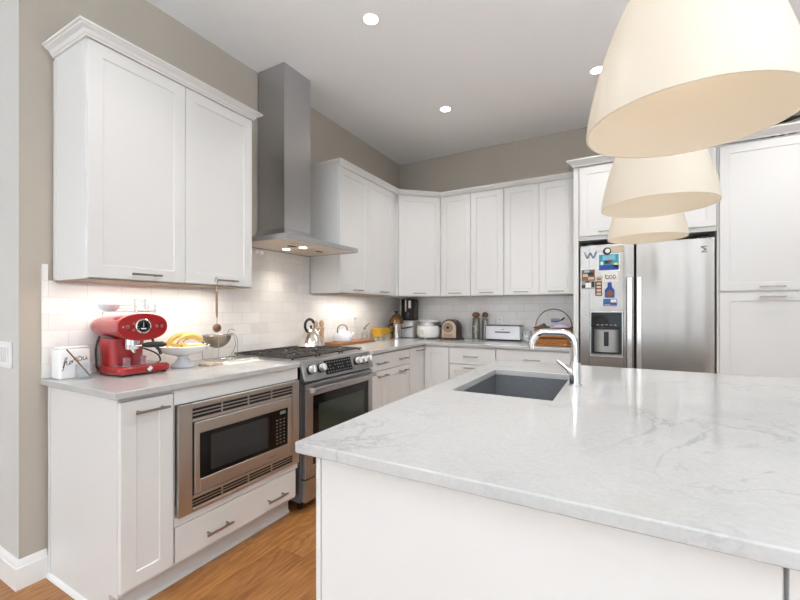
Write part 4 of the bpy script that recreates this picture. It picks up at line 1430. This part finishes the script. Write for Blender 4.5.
t = thing('hanging_utensil', 'brown-handled utensil with a round wooden head hanging from a cabinet handle', 'utensil', (0.338, 0.618, 1.37))
pts = catmull([(0.324, 0.618, 1.385), (0.3235, 0.618, 1.404), (0.3335, 0.618, 1.4085), (0.3445, 0.618, 1.404), (0.3455, 0.618, 1.385), (0.3400, 0.618, 1.355), (0.338, 0.618, 1.33)], 4)
b = MB(); b.tube([(p[0] + 0.022, p[1], p[2]) for p in pts], .002, 8); b.build('hook', M_handle, t, world=True)
b = MB(); b.tube([(0.36, 0.618, 1.332), (0.36, 0.618, 1.31), (0.36, 0.619, 1.22), (0.36, 0.620, 1.185)], [.0035, .0055, .0062, .004], 10); b.build('handle', mat('brown_wood_handle', (140, 108, 84), 0.5, var=.1, scale=30), t, world=True)
b = MB(); b.cyl((0.36, 0.620, 1.19), (0.36, 0.620, 1.150), .0025, .0025, 8); b.build('shaft', M_handle, t, world=True)
b = MB(); b.sphere((0.36, 0.620, 1.128), .021, .023, .024, 20, 14); b.build('head', mat('walnut_head', (112, 78, 54), 0.5, var=.2, scale=30), t, world=True)

M_paper = mat('thin_paper', (214, 208, 200), 0.7, var=.02)
b = MB(); b.box(0.225, 0.372, 0.695, 0.945, CT, CT + 0.0012)
b.xform(0, Matrix.Translation((0, 0, 0)))
tag(b.build('paper_sheet', M_paper), 'white sheet of paper lying flat on the worktop beside the range', 'paper')
M_kraft = mat('kraft_paper', (204, 184, 160), 0.75, var=.06, scale=20, bump=.3)
b = MB()
rows = []
for i in range(7):
    row = []
    for j in range(9):
        x = 0.225 + 0.10 * i / 6; y = 0.60 + 0.085 * j / 8
        row.append((x, y, CT + 0.004 + 0.006 * abs(math.sin(i * 1.3 + j * .9)) + 0.006 * (1 - abs(2 * j / 8 - 1))))
    rows.append(row)
gv = [[b.bm.verts.new(p) for p in r_] for r_ in rows]
gb = [[b.bm.verts.new((p[0], p[1], CT + 0.0006)) for p in r_] for r_ in rows]
for i in range(6):
    for j in range(8):
        b.bm.faces.new((gv[i][j], gv[i + 1][j], gv[i + 1][j + 1], gv[i][j + 1])); b.bm.faces.new((gb[i][j], gb[i][j + 1], gb[i + 1][j + 1], gb[i + 1][j]))
for i in range(6):
    b.bm.faces.new((gv[i][0], gb[i][0], gb[i + 1][0], gv[i + 1][0])); b.bm.faces.new((gv[i][8], gv[i + 1][8], gb[i + 1][8], gb[i][8]))
for j in range(8):
    b.bm.faces.new((gv[0][j], gv[0][j + 1], gb[0][j + 1], gb[0][j])); b.bm.faces.new((gv[6][j], gb[6][j], gb[6][j + 1], gv[6][j + 1]))
kraft = b.build('paper_bag', M_kraft)
tag(kraft, 'flattened tan paper bag lying between the fruit bowl and the white sheet', 'paper bag')

t = thing('tongs', 'steel kitchen tongs lying on the paper sheet, pointing at the gas range', 'tongs', (0.30, 0.83, CT))
for s in (-1, 1):
    b = MB(); b.tube([(0.262, 0.76, CT + .007), (0.280 + s * .010, 0.84, CT + .0085), (0.292 + s * .016, 0.92, CT + .0085), (0.300 + s * .010, 0.953, CT + .0075)], [.004, .0055, .0055, .006], 8); b.build('arm', M_chrome, t, world=True)

# ------------------------------------------------------------------ on the range and the right worktop
gz = 0.9415
t = thing('kettle', 'conical polished steel kettle with a black arched handle on the gas range', 'kettle', (0.20, 1.565, gz))
M_ks = mat('kettle_steel', (224, 218, 210), 0.1, 1.0, var=.02)
b = MB(); b.lathe([(0, 0), (0.098, 0), (0.104, 0.004), (0.104, 0.012), (0.088, 0.045), (0.062, 0.095), (0.042, 0.128), (0.036, 0.134), (0, 0.134)], seg=40); b.build('body', M_ks, t)
b = MB(); b.lathe([(0, 0.1342), (0.037, 0.1342), (0.036, 0.139), (0.012, 0.145), (0.006, 0.150), (0, 0.150)], seg=28); ld_ = b.build('lid', M_ks, t)
b = MB(); b.sphere((0, 0, 0.157), .011, .011, .009, 16, 10); b.build('lid_knob', M_black, ld_)
b = MB(); b.tube([(0, 0.06, 0.085), (0, 0.088, 0.115), (0, 0.108, 0.140)], [.020, .014, .010], 14); b.build('spout', M_ks, t)
pts = catmull([(0, -0.045, 0.118), (0, -0.066, 0.152), (0, -0.060, 0.190), (0, -0.025, 0.212), (0, 0.012, 0.205), (0, 0.035, 0.182)], 5)
b = MB(); b.tube(pts, [.007] + [.0105] * (len(pts) - 2) + [.008], 12); b.build('handle', M_black, t)
b = MB(); b.tube([(0, -0.042, 0.110), (0, -0.047, 0.122)], .006, 8); b.tube([(0, 0.036, 0.185), (0, 0.036, 0.137)], .004, 8); b.build('handle_bracket', M_ks, t)

M_mill = mat('pale_beech', (198, 160, 124), 0.45, var=.1, scale=25, stretch=(4, 4, .5))
mill_p = [(0, 0), (.026, 0), (.026, .012), (.021, .05), (.019, .09), (.021, .125), (.024, .135), (.024, .142), (.017, .148), (.020, .165), (.020, .180), (.012, .192), (0, .193)]
for (x, y, s, lab) in ((0.066, 1.772, 1.0, 'taller pale wooden pepper mill behind the steel kettle'), (0.075, 1.838, 1.02, 'pale wooden pepper mill nearer the wooden board')):
    t = thing('pepper_mill', lab, 'pepper mill', (x, y, CT))
    b = MB(); b.lathe([(r * s, z * s * 1.12) for r, z in mill_p[:8]] + [(0, .142 * s * 1.12)], seg=24); b.build('body', M_mill, t)
    b = MB(); b.lathe([(0, .1425 * s * 1.12)] + [(r * s, z * s * 1.12 + .0006) for r, z in mill_p[8:]], seg=24); b.build('head', M_mill, t)
    b = MB(); b.sphere((0, 0, .197 * s * 1.12 + .002), .006, seg=12, rings=8); b.build('finial', M_chrome, t)

M_walnut = mat('walnut_board', (154, 104, 62), 0.45, var=.18, scale=12, stretch=(6, .6, 6))
b = MB()
b.loft([[(p[0], p[1], z) for p in rr(0.045 + i, 0.205 - i, 1.90 + i, 2.50 - i, 0.02, 0)] for z, i in ((CT, .004), (CT + .005, 0), (CT + .023, 0), (CT + .027, .004))])
tag(b.build('wooden_board', M_walnut), 'long brown wooden board lying against the tile right of the range', 'board')
BT = CT + .0273
t = thing('teapot', 'small white pot with a grey arched handle on the wooden board', 'pot', (0.12, 2.07, BT))
b = MB(); b.lathe([(0, 0), (.072, 0), (.080, .008), (.084, .035), (.076, .070), (.055, .092), (.035, .098), (0, .098)], seg=36); b.build('body', mat('white_blue_enamel', (230, 235, 242), .18, var=.03, scale=8), t)
b = MB(); b.lathe([(0, .0985), (.036, .0985), (.030, .104), (.008, .108), (.009, .118), (0, .119)], seg=24); b.build('lid', M_white, t)
pts = catmull([(0, -.066, .080), (0, -.070, .115), (0, -.045, .142), (0, 0, .150), (0, .045, .142), (0, .070, .115), (0, .066, .080)], 4)
b = MB(); b.tube(pts, .0058, 10); b.build('handle', mat('grey_handle', (126, 120, 116), .4), t)
b = MB(); b.tube([(.075, 0, .04), (.105, 0, .062), (.118, 0, .078)], [.016, .011, .008], 12); b.build('spout', M_white, t)

t = thing('oil_cruet', 'clear glass oil cruet with a slanted grey spout at the far end of the board', 'cruet', (0.10, 2.455, BT))
b = MB(); b.lathe([(0, 0), (.033, 0), (.034, .004), (.032, .05), (.014, .085), (.012, .095), (.009, .095), (.011, .084), (.029, .05), (.030, .006), (0, .006)], seg=24); b.build('bottle', M_glass, t)
b = MB(); b.lathe([(0, .0655 + .02), (.010, .0655 + .02), (.0135, .0958), (.0135, .108), (0, .108)], seg=16); b.tube([(0, 0, .106), (.0, .035, .128), (0, .085, .150)], [.007, .0075, .0045], 10); b.build('spout', mat('grey_handle', (126, 120, 116)), t)
# white charging lead from the outlet to the worktop
pts = catmull([(0.018, 2.40, 1.142), (0.035, 2.40, 1.13), (0.032, 2.41, 1.06), (0.045, 2.395, 1.0), (0.03, 2.42, 0.958), (0.027, 2.44, 0.9195), (0.026, 2.53, 0.9175), (0.06, 2.56, 0.9175)], 5)
b = MB(); b.tube(pts, .003, 8); b.box(0.0182, 0.034, 2.387, 2.413, 1.130, 1.154, .003, 1)
tag(b.build('charging_cord', mat('grey_white_cord', (198, 192, 188), .5)), 'white cord hanging from the wall outlet behind the board', 'cord')

for (x, y, r, h, lab) in ((0.235, 2.44, .036, .055, 'low clear glass jar beside the far end of the wooden board'), (0.235, 2.555, .042, .05, 'clear glass bowl in front of the yellow tin'), (0.215, 2.665, .036, .062, 'clear glass jar beside the yellow tin')):
    tumbler(lab, 'glass jar', 'glass_jar', (x, y, CT), r, h)
t = thing('yellow_tin', 'mustard yellow rounded tin box against the tile in the corner', 'tin', (0.105, 2.760, CT))
M_yel = mat('mustard_enamel', (212, 160, 40), .35, var=.06)
b = MB(); b.loft([[(p[0], p[1], z) for p in rr(-.06 + i, .06 - i, -.112 + i, .112 - i, 0.03, 0)] for z, i in ((0, .005), (.005, 0), (.093, 0))]); b.build('body', M_yel, t)
b = MB(); b.loft([[(p[0], p[1], z) for p in rr(-.062 + i, .062 - i, -.114 + i, .114 - i, 0.03, 0)] for z, i in ((.0935, 0), (.112, 0), (.120, .006), (.123, .02))]); b.build('lid', M_yel, t)

t = thing('coffee_pot', 'steel coffee pot with a domed bronze lid and dark knob in the corner', 'coffee pot', (0.165, 2.978, CT))
b = MB(); b.lathe([(0, 0), (.060, 0), (.064, .004), (.062, .05), (.060, .14), (.064, .160), (0, .160)], seg=36); b.build('body', mat('coffee_pot_steel', (214, 212, 210), .12, 1.0, var=.02), t)
b = MB(); b.lathe([(0.076, .1605), (.082, .166), (.082, .172), (.074, .205), (.058, .236), (.034, .258), (.014, .266), (0, .266), (0, .1605)], seg=36); dm = b.build('dome_lid', mat('bronze_glaze', (120, 92, 58), .22, .5, var=.15, scale=16), t)
b = MB(); b.lathe([(0, .2665), (.012, .2665), (.010, .276), (.022, .288), (.024, .298), (0, .300)], seg=20); b.build('lid_knob', M_black, dm)
b = MB(); b.tube(catmull([(-.028, -.050, .150), (-.040, -.088, .146), (-.042, -.097, .11), (-.036, -.075, .065), (-.026, -.052, .06)], 4), .0085, 10); b.build('handle', M_black, t)
b = MB(); b.tube([(.052, .028, .105), (.075, .04, .112), (.165, .062, .128)], [.008, .010, .009], 10); b.build('side_handle', mat('dark_rosewood', (74, 44, 34), .45), t, label='dark wooden side handle')

t = thing('juicer', 'tall white slow juicer with a dark feed chute in the corner', 'juicer', (0.208, 3.20, CT))
b = MB(); b.loft([[(p[0], p[1], z) for p in rr(-.090 + i, .090 - i, -.095 + i, .095 - i, 0.045, 0)] for z, i in ((0.004, .004), (.012, 0), (.16, .004), (.185, .010), (.192, .02))]); b.build('body', M_plas, t)
b = MB(); b.loft([[(p[0], p[1], z) for p in rr(-.088, .088, -.09, .09, 0.045, 0)] for z in (0, .004)]); b.build('foot_ring', M_black, t)
b = MB(); b.loft([[(p[0], p[1], z) for p in rr(-.070 + i, .078 - i, -.08 + i, .08 - i, 0.02, 0)] for z, i in ((.1925, .01), (.20, 0), (.425, 0), (.432, .006))]); b.build('chute', mat('smoked_plastic', (40, 28, 24), .3, var=.1, spec=.3), t, label='dark smoked feed chute')
b = MB(); b.box(-.092, -.074, -.05, .06, .17, .432, .005, 2); b.box(-.012, .004, -.0845, -.0805, .29, .425, .001, 1); b.box(.030, .062, -.0845, -.0805, .33, .415, .002, 1); b.build('arm', M_plas, t)
b = MB(); b.lathe([(0, -.01), (.030, -.01), (.034, .04), (.026, .075), (0, .08)], (.03, -.088, .215), 20); b.tube([(.03, -.11, .235), (.03, -.128, .205)], [.016, .014], 12); b.build('juicing_cup', mat('juicing_cup_black', (20, 20, 22), .25), t)

t = thing('rice_cooker', 'white rounded rice cooker with a silver rim on the back worktop', 'rice cooker', (0.484, 3.13, CT))
b = MB(); b.lathe([(0, .010), (.095, .010), (.118, .018), (.130, .05), (.131, .11), (.126, .140), (0, .140)], seg=44); b.build('body', M_plas, t)
for k in range(3):
    a = R(30 + 120 * k); b = MB(); b.cyl((.085 * math.cos(a), .085 * math.sin(a), 0), (.085 * math.cos(a), .085 * math.sin(a), .0105), .012, .014, 12); b.build('foot', M_plas, t)
b = MB(); b.lathe([(.1262, .1405), (.128, .143), (.128, .178), (.122, .184), (0, .184), (0, .1405)], seg=44); b.build('rim_band', M_steel, t)
b = MB(); b.lathe([(0, .1845), (.112, .1845), (.10, .198), (.04, .206), (0, .206)], seg=40); lid = b.build('lid', M_plas, t)
b = MB(); b.lathe([(0, .2065), (.012, .2065), (.012, .214), (.026, .220), (.026, .229), (0, .231)], seg=24); b.build('lid_knob', M_plas, lid)
b = MB(); b.box(-.05, .0, -.1335, -.1285, .05, .10, .002, 1); b.build('control_badge', mat('pale_print', (206, 204, 200), .4), t)
b = MB(); b.box(.122, .140, -.02, .02, .125, .150, .005, 2); b.build('side_latch', M_black, t)

t = thing('countertop_appliance', 'arch-shaped beige vintage appliance with a round dial, right of the rice cooker', 'appliance', (0.735, 3.16, CT))


def arch(w, h, n=14):
    return [(-w, 0), (w, 0), (w, h - w)] + [(w * math.cos(math.pi * k / n), h - w + w * math.sin(math.pi * k / n)) for k in range(1, n)] + [(-w, h - w)]


b = MB(); b.prism([(x, z + .014) for x, z in arch(.094, .200)], 'y', -.066, .07, .006, 2); b.build('shell', mat('dark_bronze', (62, 46, 38), .35, .3), t, label='dark bronze shell')
b = MB(); b.prism([(x, z + .016) for x, z in arch(.080, .182)], 'y', -.074, -.0665, .002, 1); fc = b.build('face', mat('antique_beige', (190, 172, 150), .35, .35, var=.1, scale=20), t)
b = MB(); b.lathe([(0, 0), (.052, 0), (.052, .006), (.046, .010), (.046, .005), (0, .005)], seg=32); b.xform(0, Matrix.Translation((-.008, -.0745, .125)) @ Matrix.Rotation(R(90), 4, 'X')); dl = b.build('dial_ring', mat('pewter', (150, 136, 120), .3, .8), fc)
b = MB(); b.lathe([(0, 0), (.014, 0), (.011, .016), (0, .018)], seg=20); b.xform(0, Matrix.Translation((-.008, -.0798, .125)) @ Matrix.Rotation(R(90), 4, 'X')); b.build('dial_knob', M_dark, dl)
b = MB()
for k in range(5):
    b.box(-.05 + k * .019, -.040 + k * .019, -.0758, -.0745, .03, .058)
b.build('grille', MATS['pewter'], fc)
b = MB(); b.loft([[(p[0], p[1], z) for p in rr(-.115 + i, .125 - i, -.085 + i, .085 - i, 0.03, 0)] for z, i in ((0, .004), (.004, 0), (.010, 0), (.0135, .005))]); b.build('base_plate', MATS['dark_bronze'], t)

M_cork = mat('cork', (126, 84, 52), .8, var=.25, scale=60, bump=.5)


def corked(label, loc, r, h, fill, fc):
    t = thing('corked_jar', label, 'jar', loc, 0, 'tall corked glass jars on the back worktop')
    b = MB(); b.lathe([(0, 0), (r, 0), (r, h - .02), (r * .72, h), (r * .72 - .003, h), (r - .003, h - .021), (r - .003, .005), (0, .005)], seg=28); b.build('glass', M_glass, t)
    b = MB(); b.lathe([(0, .0055), (r - .0035, .0055), (r - .0035, h * fill), (r * .5, h * fill + .006), (0, h * fill + .008)], seg=24); b.build('contents', fc, t)
    b = MB(); b.sphere((0, 0, h + .024), r * .95, r * .95, .030, 20, 14); b.build('cork_ball', M_cork, t)


M_olive = mat('olive_filling', (98, 92, 42), .6, var=.5, scale=50)
M_grain = mat('brown_grain_filling', (150, 124, 92), .7, var=.4, scale=90)
corked('tall jar with olive green contents and a cork ball, left of the pair', (0.994, 3.20, CT), .042, .235, .95, M_olive)
corked('slimmer tall jar with brown contents and a cork ball, beside the silver bread box', (1.072, 3.265, CT), .034, .235, .88, M_grain)

t = thing('bread_box', 'low silver rectangular bread box with a dark bar handle on the back worktop', 'bread box', (1.278, 3.235, CT))
b = MB(); b.box(-.172, .172, -.06, .085, .014, .148, .006, 2); b.build('body', mat('satin_silver', (214, 212, 216), .35, .6, var=.05, scale=3), t)
b = MB(); b.box(-.168, .168, -.056, .08, 0, .0138); b.build('plinth', M_dark, t)
b = MB(); b.box(-.174, .174, -.063, .087, .1482, .158, .003, 1); b.build('lid', mat('dark_silver', (120, 114, 110), .4, .6), t)
b = MB(); b.box(-.075, .075, -.074, -.066, .082, .094, .003, 1)
for s in (-.06, .06):
    b.box(s - .004, s + .004, -.067, -.0598, .084, .092)
b.build('handle', mat('dark_silver', (120, 114, 110)), t)
b = MB(); b.box(-.014, .014, -.0612, -.0602, .112, .118); b.build('badge', MATS['dark_silver'], t)

t = thing('glass_canister', 'clear glass canister with a pale twisted pattern beside the silver bread box', 'canister', (1.552, 3.00, CT))
b = MB(); b.lathe([(0, 0), (.050, 0), (.052, .004), (.052, .10), (.046, .112), (.043, .112), (.0485, .099), (.0485, .006), (0, .006)], seg=32); b.build('jar', M_glass, t)
b = MB(); b.lathe([(0, .1122), (.048, .1122), (.048, .124), (.014, .128), (.012, .136), (0, .138)], seg=28); b.build('lid', M_glass, t)
b = MB()
for k in range(5):
    a = k * 1.26
    pts = [(.026 * math.cos(a + u * 2.2), .026 * math.sin(a + u * 2.2), .012 + .022 * k * .45 + .05 * u * (1 if k % 2 else .6)) for u in [i / 8 for i in range(9)]]
    b.tube(pts, .007, 8)
b.build('contents', mat('candy_white', (236, 232, 226), .5, var=.05), t)

# wicker basket
M_wick = mat('wicker_brown', (170, 112, 58), .6, var=.3, scale=60, bump=.8, bscale=70, stretch=(.6, .6, 4))
M_wickd = mat('dark_rattan', (84, 56, 40), .55, var=.2, scale=50)
t = thing('wicker_basket', 'brown wicker basket with a thin hoop handle beside the refrigerator panel', 'basket', (1.795, 2.93, CT))
b = MB()
rings = []
for k in range(33):
    z = .003 + k * .0046; f = 1 + .0016 * z / .1 * 60 * .05; wv = .0035 * math.sin(k * math.pi / 2 * 1.0) if k % 2 else -.0015
    rings.append([(p[0], p[1], z) for p in rr(-.142 - wv - z * .06, .142 + wv + z * .06, -.11 - wv - z * .06, .11 + wv + z * .06, .04, 0)])
inner = [[(p[0], p[1], z) for p in rr(-.136 - z * .06, .136 + z * .06, -.104 - z * .06, .104 + z * .06, .04, 0)] for z in (.150, .012)]
b.loft(rings + inner); b.build('body', M_wick, t)
for z in (.072, .1555):
    b = MB(); b.tube([(p[0], p[1], z) for p in rr(-.1535, .1535, -.1215, .1215, .045, 0)], .0055, 8, closed=True); b.build('rim_band', M_wickd, t)
pts = [(.1525 * math.cos(math.pi * k / 22), 0, .157 + .162 * math.sin(math.pi * k / 22)) for k in range(23)]
b = MB(); b.tube(pts, .0045, 8); b.build('hoop_handle', M_wickd, t)


def cloth(name, label, cx, cy, z0, rx, ry, h, m, seed):
    rnd = random.Random(seed)
    ph = [rnd.uniform(0, 6.3) for _ in range(6)]
    b = MB(); n = 10
    g = []
    for i in range(n + 1):
        row = []
        for j in range(n + 1):
            u, v_ = 2 * i / n - 1, 2 * j / n - 1
            d = max(0, 1 - u * u) * max(0, 1 - v_ * v_)
            z = z0 + h * (d ** .5) * (.72 + .28 * math.sin(3.1 * u + ph[0]) * math.sin(2.7 * v_ + ph[1])) + .004 * math.sin(9 * u + ph[2]) * d
            row.append((cx + rx * u, cy + ry * v_, z))
        g.append(row)
    top = [[b.bm.verts.new(p) for p in r_] for r_ in g]
    bot = [[b.bm.verts.new((p[0], p[1], z0 - .006)) for p in r_] for r_ in g]
    for i in range(n):
        for j in range(n):
            b.bm.faces.new((top[i][j], top[i + 1][j], top[i + 1][j + 1], top[i][j + 1])); b.bm.faces.new((bot[i][j], bot[i][j + 1], bot[i + 1][j + 1], bot[i + 1][j]))
    for i in range(n):
        b.bm.faces.new((top[i][0], bot[i][0], bot[i + 1][0], top[i + 1][0])); b.bm.faces.new((top[i][n], top[i + 1][n], bot[i + 1][n], bot[i][n]))
        b.bm.faces.new((top[0][i], top[0][i + 1], bot[0][i + 1], bot[0][i])); b.bm.faces.new((top[n][i], bot[n][i], bot[n][i + 1], top[n][i + 1]))
    o = b.build(name, m, angle=80)
    tag(o, label, 'cloth' if 'cloth' in name else 'bag')
    return o


cloth('folded_cloth', 'crumpled lilac cloth heaped in the wicker basket', 1.845, 2.93, CT + .150, .085, .085, .050, mat('lilac_cloth', (172, 158, 184), .85, var=.12, scale=30), 3)
cloth('snack_bag', 'dark brown bag at the left of the wicker basket', 1.702, 2.93, CT + .150, .045, .075, .045, mat('dark_bag', (74, 60, 56), .5, var=.2, scale=30), 5)
t = thing('spray_bottle', 'small blue-grey bottle lying on the lilac cloth in the basket', 'bottle', (1.82, 2.92, CT + 0.214))
b = MB(); b.tube([(1.775, 2.92, CT + 0.217), (1.783, 2.92, CT + 0.218), (1.835, 2.92, CT + 0.222), (1.85, 2.92, CT + 0.223), (1.858, 2.92, CT + 0.224)], [.012, .018, .018, .012, .007], 14); b.build('body', mat('slate_blue_plastic', (104, 112, 134), .35), t, world=True)
b = MB(); b.tube([(1.8585, 2.92, CT + 0.224), (1.868, 2.92, CT + 0.226), (1.886, 2.92, CT + 0.246)], [.008, .008, .006], 10); b.build('cap', M_black, t, world=True)

# ------------------------------------------------------------------ things stuck on the refrigerator
FY = 2.8995


def magnet(name, label, cat, x0, x1, z0, z1, m, th=.002):
    t = thing(name, label, cat, ((x0 + x1) / 2, FY, (z0 + z1) / 2), 0, 'magnets and cards on the freezer door')
    b = MB(); b.box(-(x1 - x0) / 2, (x1 - x0) / 2, -th, 0, -(z1 - z0) / 2, (z1 - z0) / 2); b.build('card', m, t)
    t['w'], t['h'] = (x1 - x0), (z1 - z0)
    return t


def patch(t, name, x0, x1, z0, z1, m, y=-.0024, d=.0003):
    """a printed patch on a card; x and z as fractions of the card"""
    w, h = t['w'], t['h']
    b = MB(); b.box((x0 - .5) * w, (x1 - .5) * w, y - d, y + .0003, (z0 - .5) * h, (z1 - .5) * h)
    return b.build(name, m, t)


def disc(t, name, cx, cz, r, m, y=-.0026):
    w, h = t['w'], t['h']
    b = MB(); b.cyl(((cx - .5) * w, y + .0006, (cz - .5) * h), ((cx - .5) * w, y, (cz - .5) * h), r, r, 20)
    return b.build(name, m, t)


def pm(n, *c):
    return mat('print_' + n, c, .45, var=.05, scale=60)


P_white, P_navy, P_teal, P_blue = pm('white', 236, 234, 230), pm('navy', 40, 70, 130), pm('teal', 36, 150, 168), pm('blue', 28, 62, 150)
P_brown, P_maroon, P_green, P_pink, P_tan = pm('brown', 134, 88, 58), pm('maroon', 96, 34, 36), pm('lime', 214, 222, 150), pm('pink', 206, 150, 160), pm('tan', 206, 186, 160)
P_black, P_sky, P_grey = pm('black', 34, 34, 36), pm('sky', 130, 190, 214), pm('grey', 150, 148, 144)
# blue W letter decal
t = thing('letter_magnet', 'blue outlined letter W stuck at the top left of the freezer door', 'magnet', (2.092, FY, 1.687))
for off, mm, nm in ((0.004, P_navy, 'letter'), (-.003, P_navy, 'letter_outline')):
    b = MB()
    for p, q in (((-.046, .030), (-.022, -.026)), ((-.022, -.026), (0, .022)), ((0, .022), (.022, -.026)), ((.022, -.026), (.046, .030))):
        m = b.mark(); L_ = math.hypot(q[0] - p[0], q[1] - p[1]); an = math.atan2(q[1] - p[1], q[0] - p[0])
        b.box(0, L_, -.0016 - abs(off) * .05, 0, -.0022, .0022); b.xform(m, Matrix.Translation((p[0] + (off if p[1] < q[1] else -off) * 1.1, 0, p[1])) @ Matrix.Rotation(-an, 4, 'Y'))
    b.build(nm, mm, t)
t = magnet('postcard', 'beige note card at the top of the freezer door', 'card', 2.236, 2.338, 1.700, 1.752, P_tan)
t = thing('round_magnet', 'round black and white magnet above the teal card on the freezer door', 'magnet', (2.217, 2.8968, 1.712))
b = MB(); b.cyl((0, -.004, 0), (0, 0, 0), .031, .031, 24); b.build('disc', P_black, t)
b = MB(); b.cyl((.004, -.0046, .003), (.004, -.0041, .003), .018, .018, 20); b.build('white_centre', P_white, t)
t = magnet('postcard', 'teal and blue greeting card with a white border on the freezer door', 'card', 2.150, 2.310, 1.548, 1.694, pm('paper', 228, 236, 238))
for n_, x0, x1, z0, z1, mm in (('picture', .05, .95, .06, .94, P_teal), ('sky_patch', .2, .8, .62, .9, P_sky), ('sea_patch', .05, .95, .06, .34, P_blue), ('dark_figure', .30, .55, .42, .6, P_black), ('red_figure', .46, .66, .46, .64, P_brown), ('white_figure', .12, .24, .36, .54, P_white)):
    patch(t, n_, x0, x1, z0, z1, mm, -.0021 - .0002 * (n_ != 'picture') - .0002 * ('figure' in n_))
disc(t, 'lime_seal', .82, .33, .020, P_green)
t = magnet('photo_print', 'colour photo print of a brown scene at the left of the freezer door', 'photo', 2.024, 2.126, 1.474, 1.566, P_brown)
for n_, x0, x1, z0, z1, mm in (('pale_patch', .1, .5, .35, .6, P_tan), ('dark_patch', .45, .9, .45, .75, P_black), ('blue_patch', .2, .6, .75, .95, P_sky), ('pale_strip', .5, .95, .1, .3, P_tan)):
    patch(t, n_, x0, x1, z0, z1, mm)
t = magnet('photo_print', 'black and white photo print under the brown photo on the freezer door', 'photo', 2.024, 2.126, 1.404, 1.472, P_grey)
for n_, x0, x1, z0, z1, mm in (('dark_corner', .02, .3, .1, .5, P_black), ('dark_edge', .75, .98, .2, .9, P_black), ('pale_centre', .3, .72, .15, .75, P_white), ('dark_top', .3, .6, .8, .98, P_black)):
    patch(t, n_, x0, x1, z0, z1, mm)
t = magnet('photo_strip', 'maroon photo booth strip with four frames on the freezer door', 'photo strip', 2.129, 2.180, 1.345, 1.465, P_maroon)
for k in range(4):
    patch(t, 'frame', .2, .85, .06 + k * .235, .21 + k * .235, P_tan)
t = thing('animal_magnet', 'small brown crown-shaped magnet above the maroon photo strip', 'magnet', (2.158, FY, 1.492))
b = MB(); b.prism([(-.028, -.022), (.026, -.022), (.030, .022), (.014, .006), (0, .024), (-.014, .006), (-.030, .022)], 'y', -.003, 0); b.build('shape', P_tan, t)
b = MB(); b.box(-.014, .014, -.0036, -.0031, -.014, -.002); b.build('mark', P_brown, t)
t = magnet('postcard', 'white card with dark scribbled numerals on the freezer door', 'card', 2.196, 2.297, 1.466, 1.542, P_white)
b = MB()
for cx in (-.028, -.002, .024):
    b.tube([(cx + .010 * math.cos(a), -.0026, -.004 + .014 * math.sin(a)) for a in [k * .6 for k in range(11)]], .0024, 6)
b.tube([(-.042, -.0026, .018), (-.038, -.0026, -.016)], .0024, 6); b.tube([(-.040, -.0026, -.022), (.036, -.0026, -.012)], .0016, 6)
b.build('scribble', P_maroon, t)
t = thing('bottle_magnet', 'cobalt blue bottle-shaped magnet with a round brown label on the freezer door', 'magnet', (2.236, FY, 1.392))
b = MB(); b.prism([(-.034, -.064), (.034, -.064), (.036, 0), (.016, .024), (.014, .062), (-.014, .062), (-.016, .024), (-.036, 0)], 'y', -.004, 0, .001, 1); b.build('bottle', P_blue, t)
b = MB(); b.cyl((0, -.0048, -.030), (0, -.0041, -.030), .026, .026, 20); b.build('label', P_brown, t)
t = magnet('postcard', 'blue printed card with a pink lower edge above the water dispenser', 'card', 2.188, 2.290, 1.252, 1.318, pm('card_blue', 44, 104, 160))
patch(t, 'pale_band', .55, .95, .55, .92, P_white); patch(t, 'dark_band', .05, .95, .42, .52, P_navy); patch(t, 'pink_edge', .0, 1.0, .0, .16, P_pink); patch(t, 'pale_print', .1, .5, .22, .34, P_sky)

# ------------------------------------------------------------------ on top of the pantry
PT = 2.4434
xb = 3.235
for w_, h_, c_, lab in ((.034, .118, (150, 146, 150), 'grey book at the left end of the row on the pantry'), (.026, .108, (96, 66, 46), 'brown book on top of the pantry, second in the row'),
                        (.020, .114, (200, 176, 140), 'thin tan book on top of the pantry between brown and black'), (.028, .11, (50, 44, 40), 'black book on top of the pantry beside the thin tan one'),
                        (.016, .118, (226, 214, 190), 'thin cream book on top of the pantry'), (.040, .126, (122, 134, 144), 'thick blue-grey book on top of the pantry'),
                        (.032, .13, (214, 210, 208), 'white book on top of the pantry right of the blue-grey one'), (.036, .135, (168, 160, 152), 'taupe book at the right end of the row on the pantry')):
    t = thing('book', lab, 'book', (xb, 3.03, PT), 0, 'books on top of the pantry')
    b = MB(); b.box(0, w_, 0, .10, 0, h_, .0015, 1); b.build('cover', mat('book_%d_%d' % (c_[0], c_[1]), c_, .55, var=.05), t)
    b = MB(); b.box(.003, w_ - .003, .004, .0985, h_ - .0, h_ + .0006); b.build('pages', P_white, t)
    xb += w_ + .0015
t = thing('wine_bottle', 'dark wine bottle lying across the books on top of the pantry', 'bottle', (3.35, 3.075, PT + .14))
b = MB(); b.tube([(3.23, 3.075, PT + .160), (3.236, 3.075, PT + .160), (3.37, 3.075, PT + .168), (3.40, 3.075, PT + .171), (3.425, 3.075, PT + .173), (3.455, 3.075, PT + .174)], [.014, .019, .019, .015, .009, .008], 18); b.build('body', mat('dark_bottle_glass', (30, 28, 22), .1, coat=.3), t, world=True)
b = MB(); b.tube([(3.4555, 3.075, PT + .174), (3.482, 3.075, PT + .176)], [.0105, .0115], 14); b.build('cap', M_black, t, world=True)
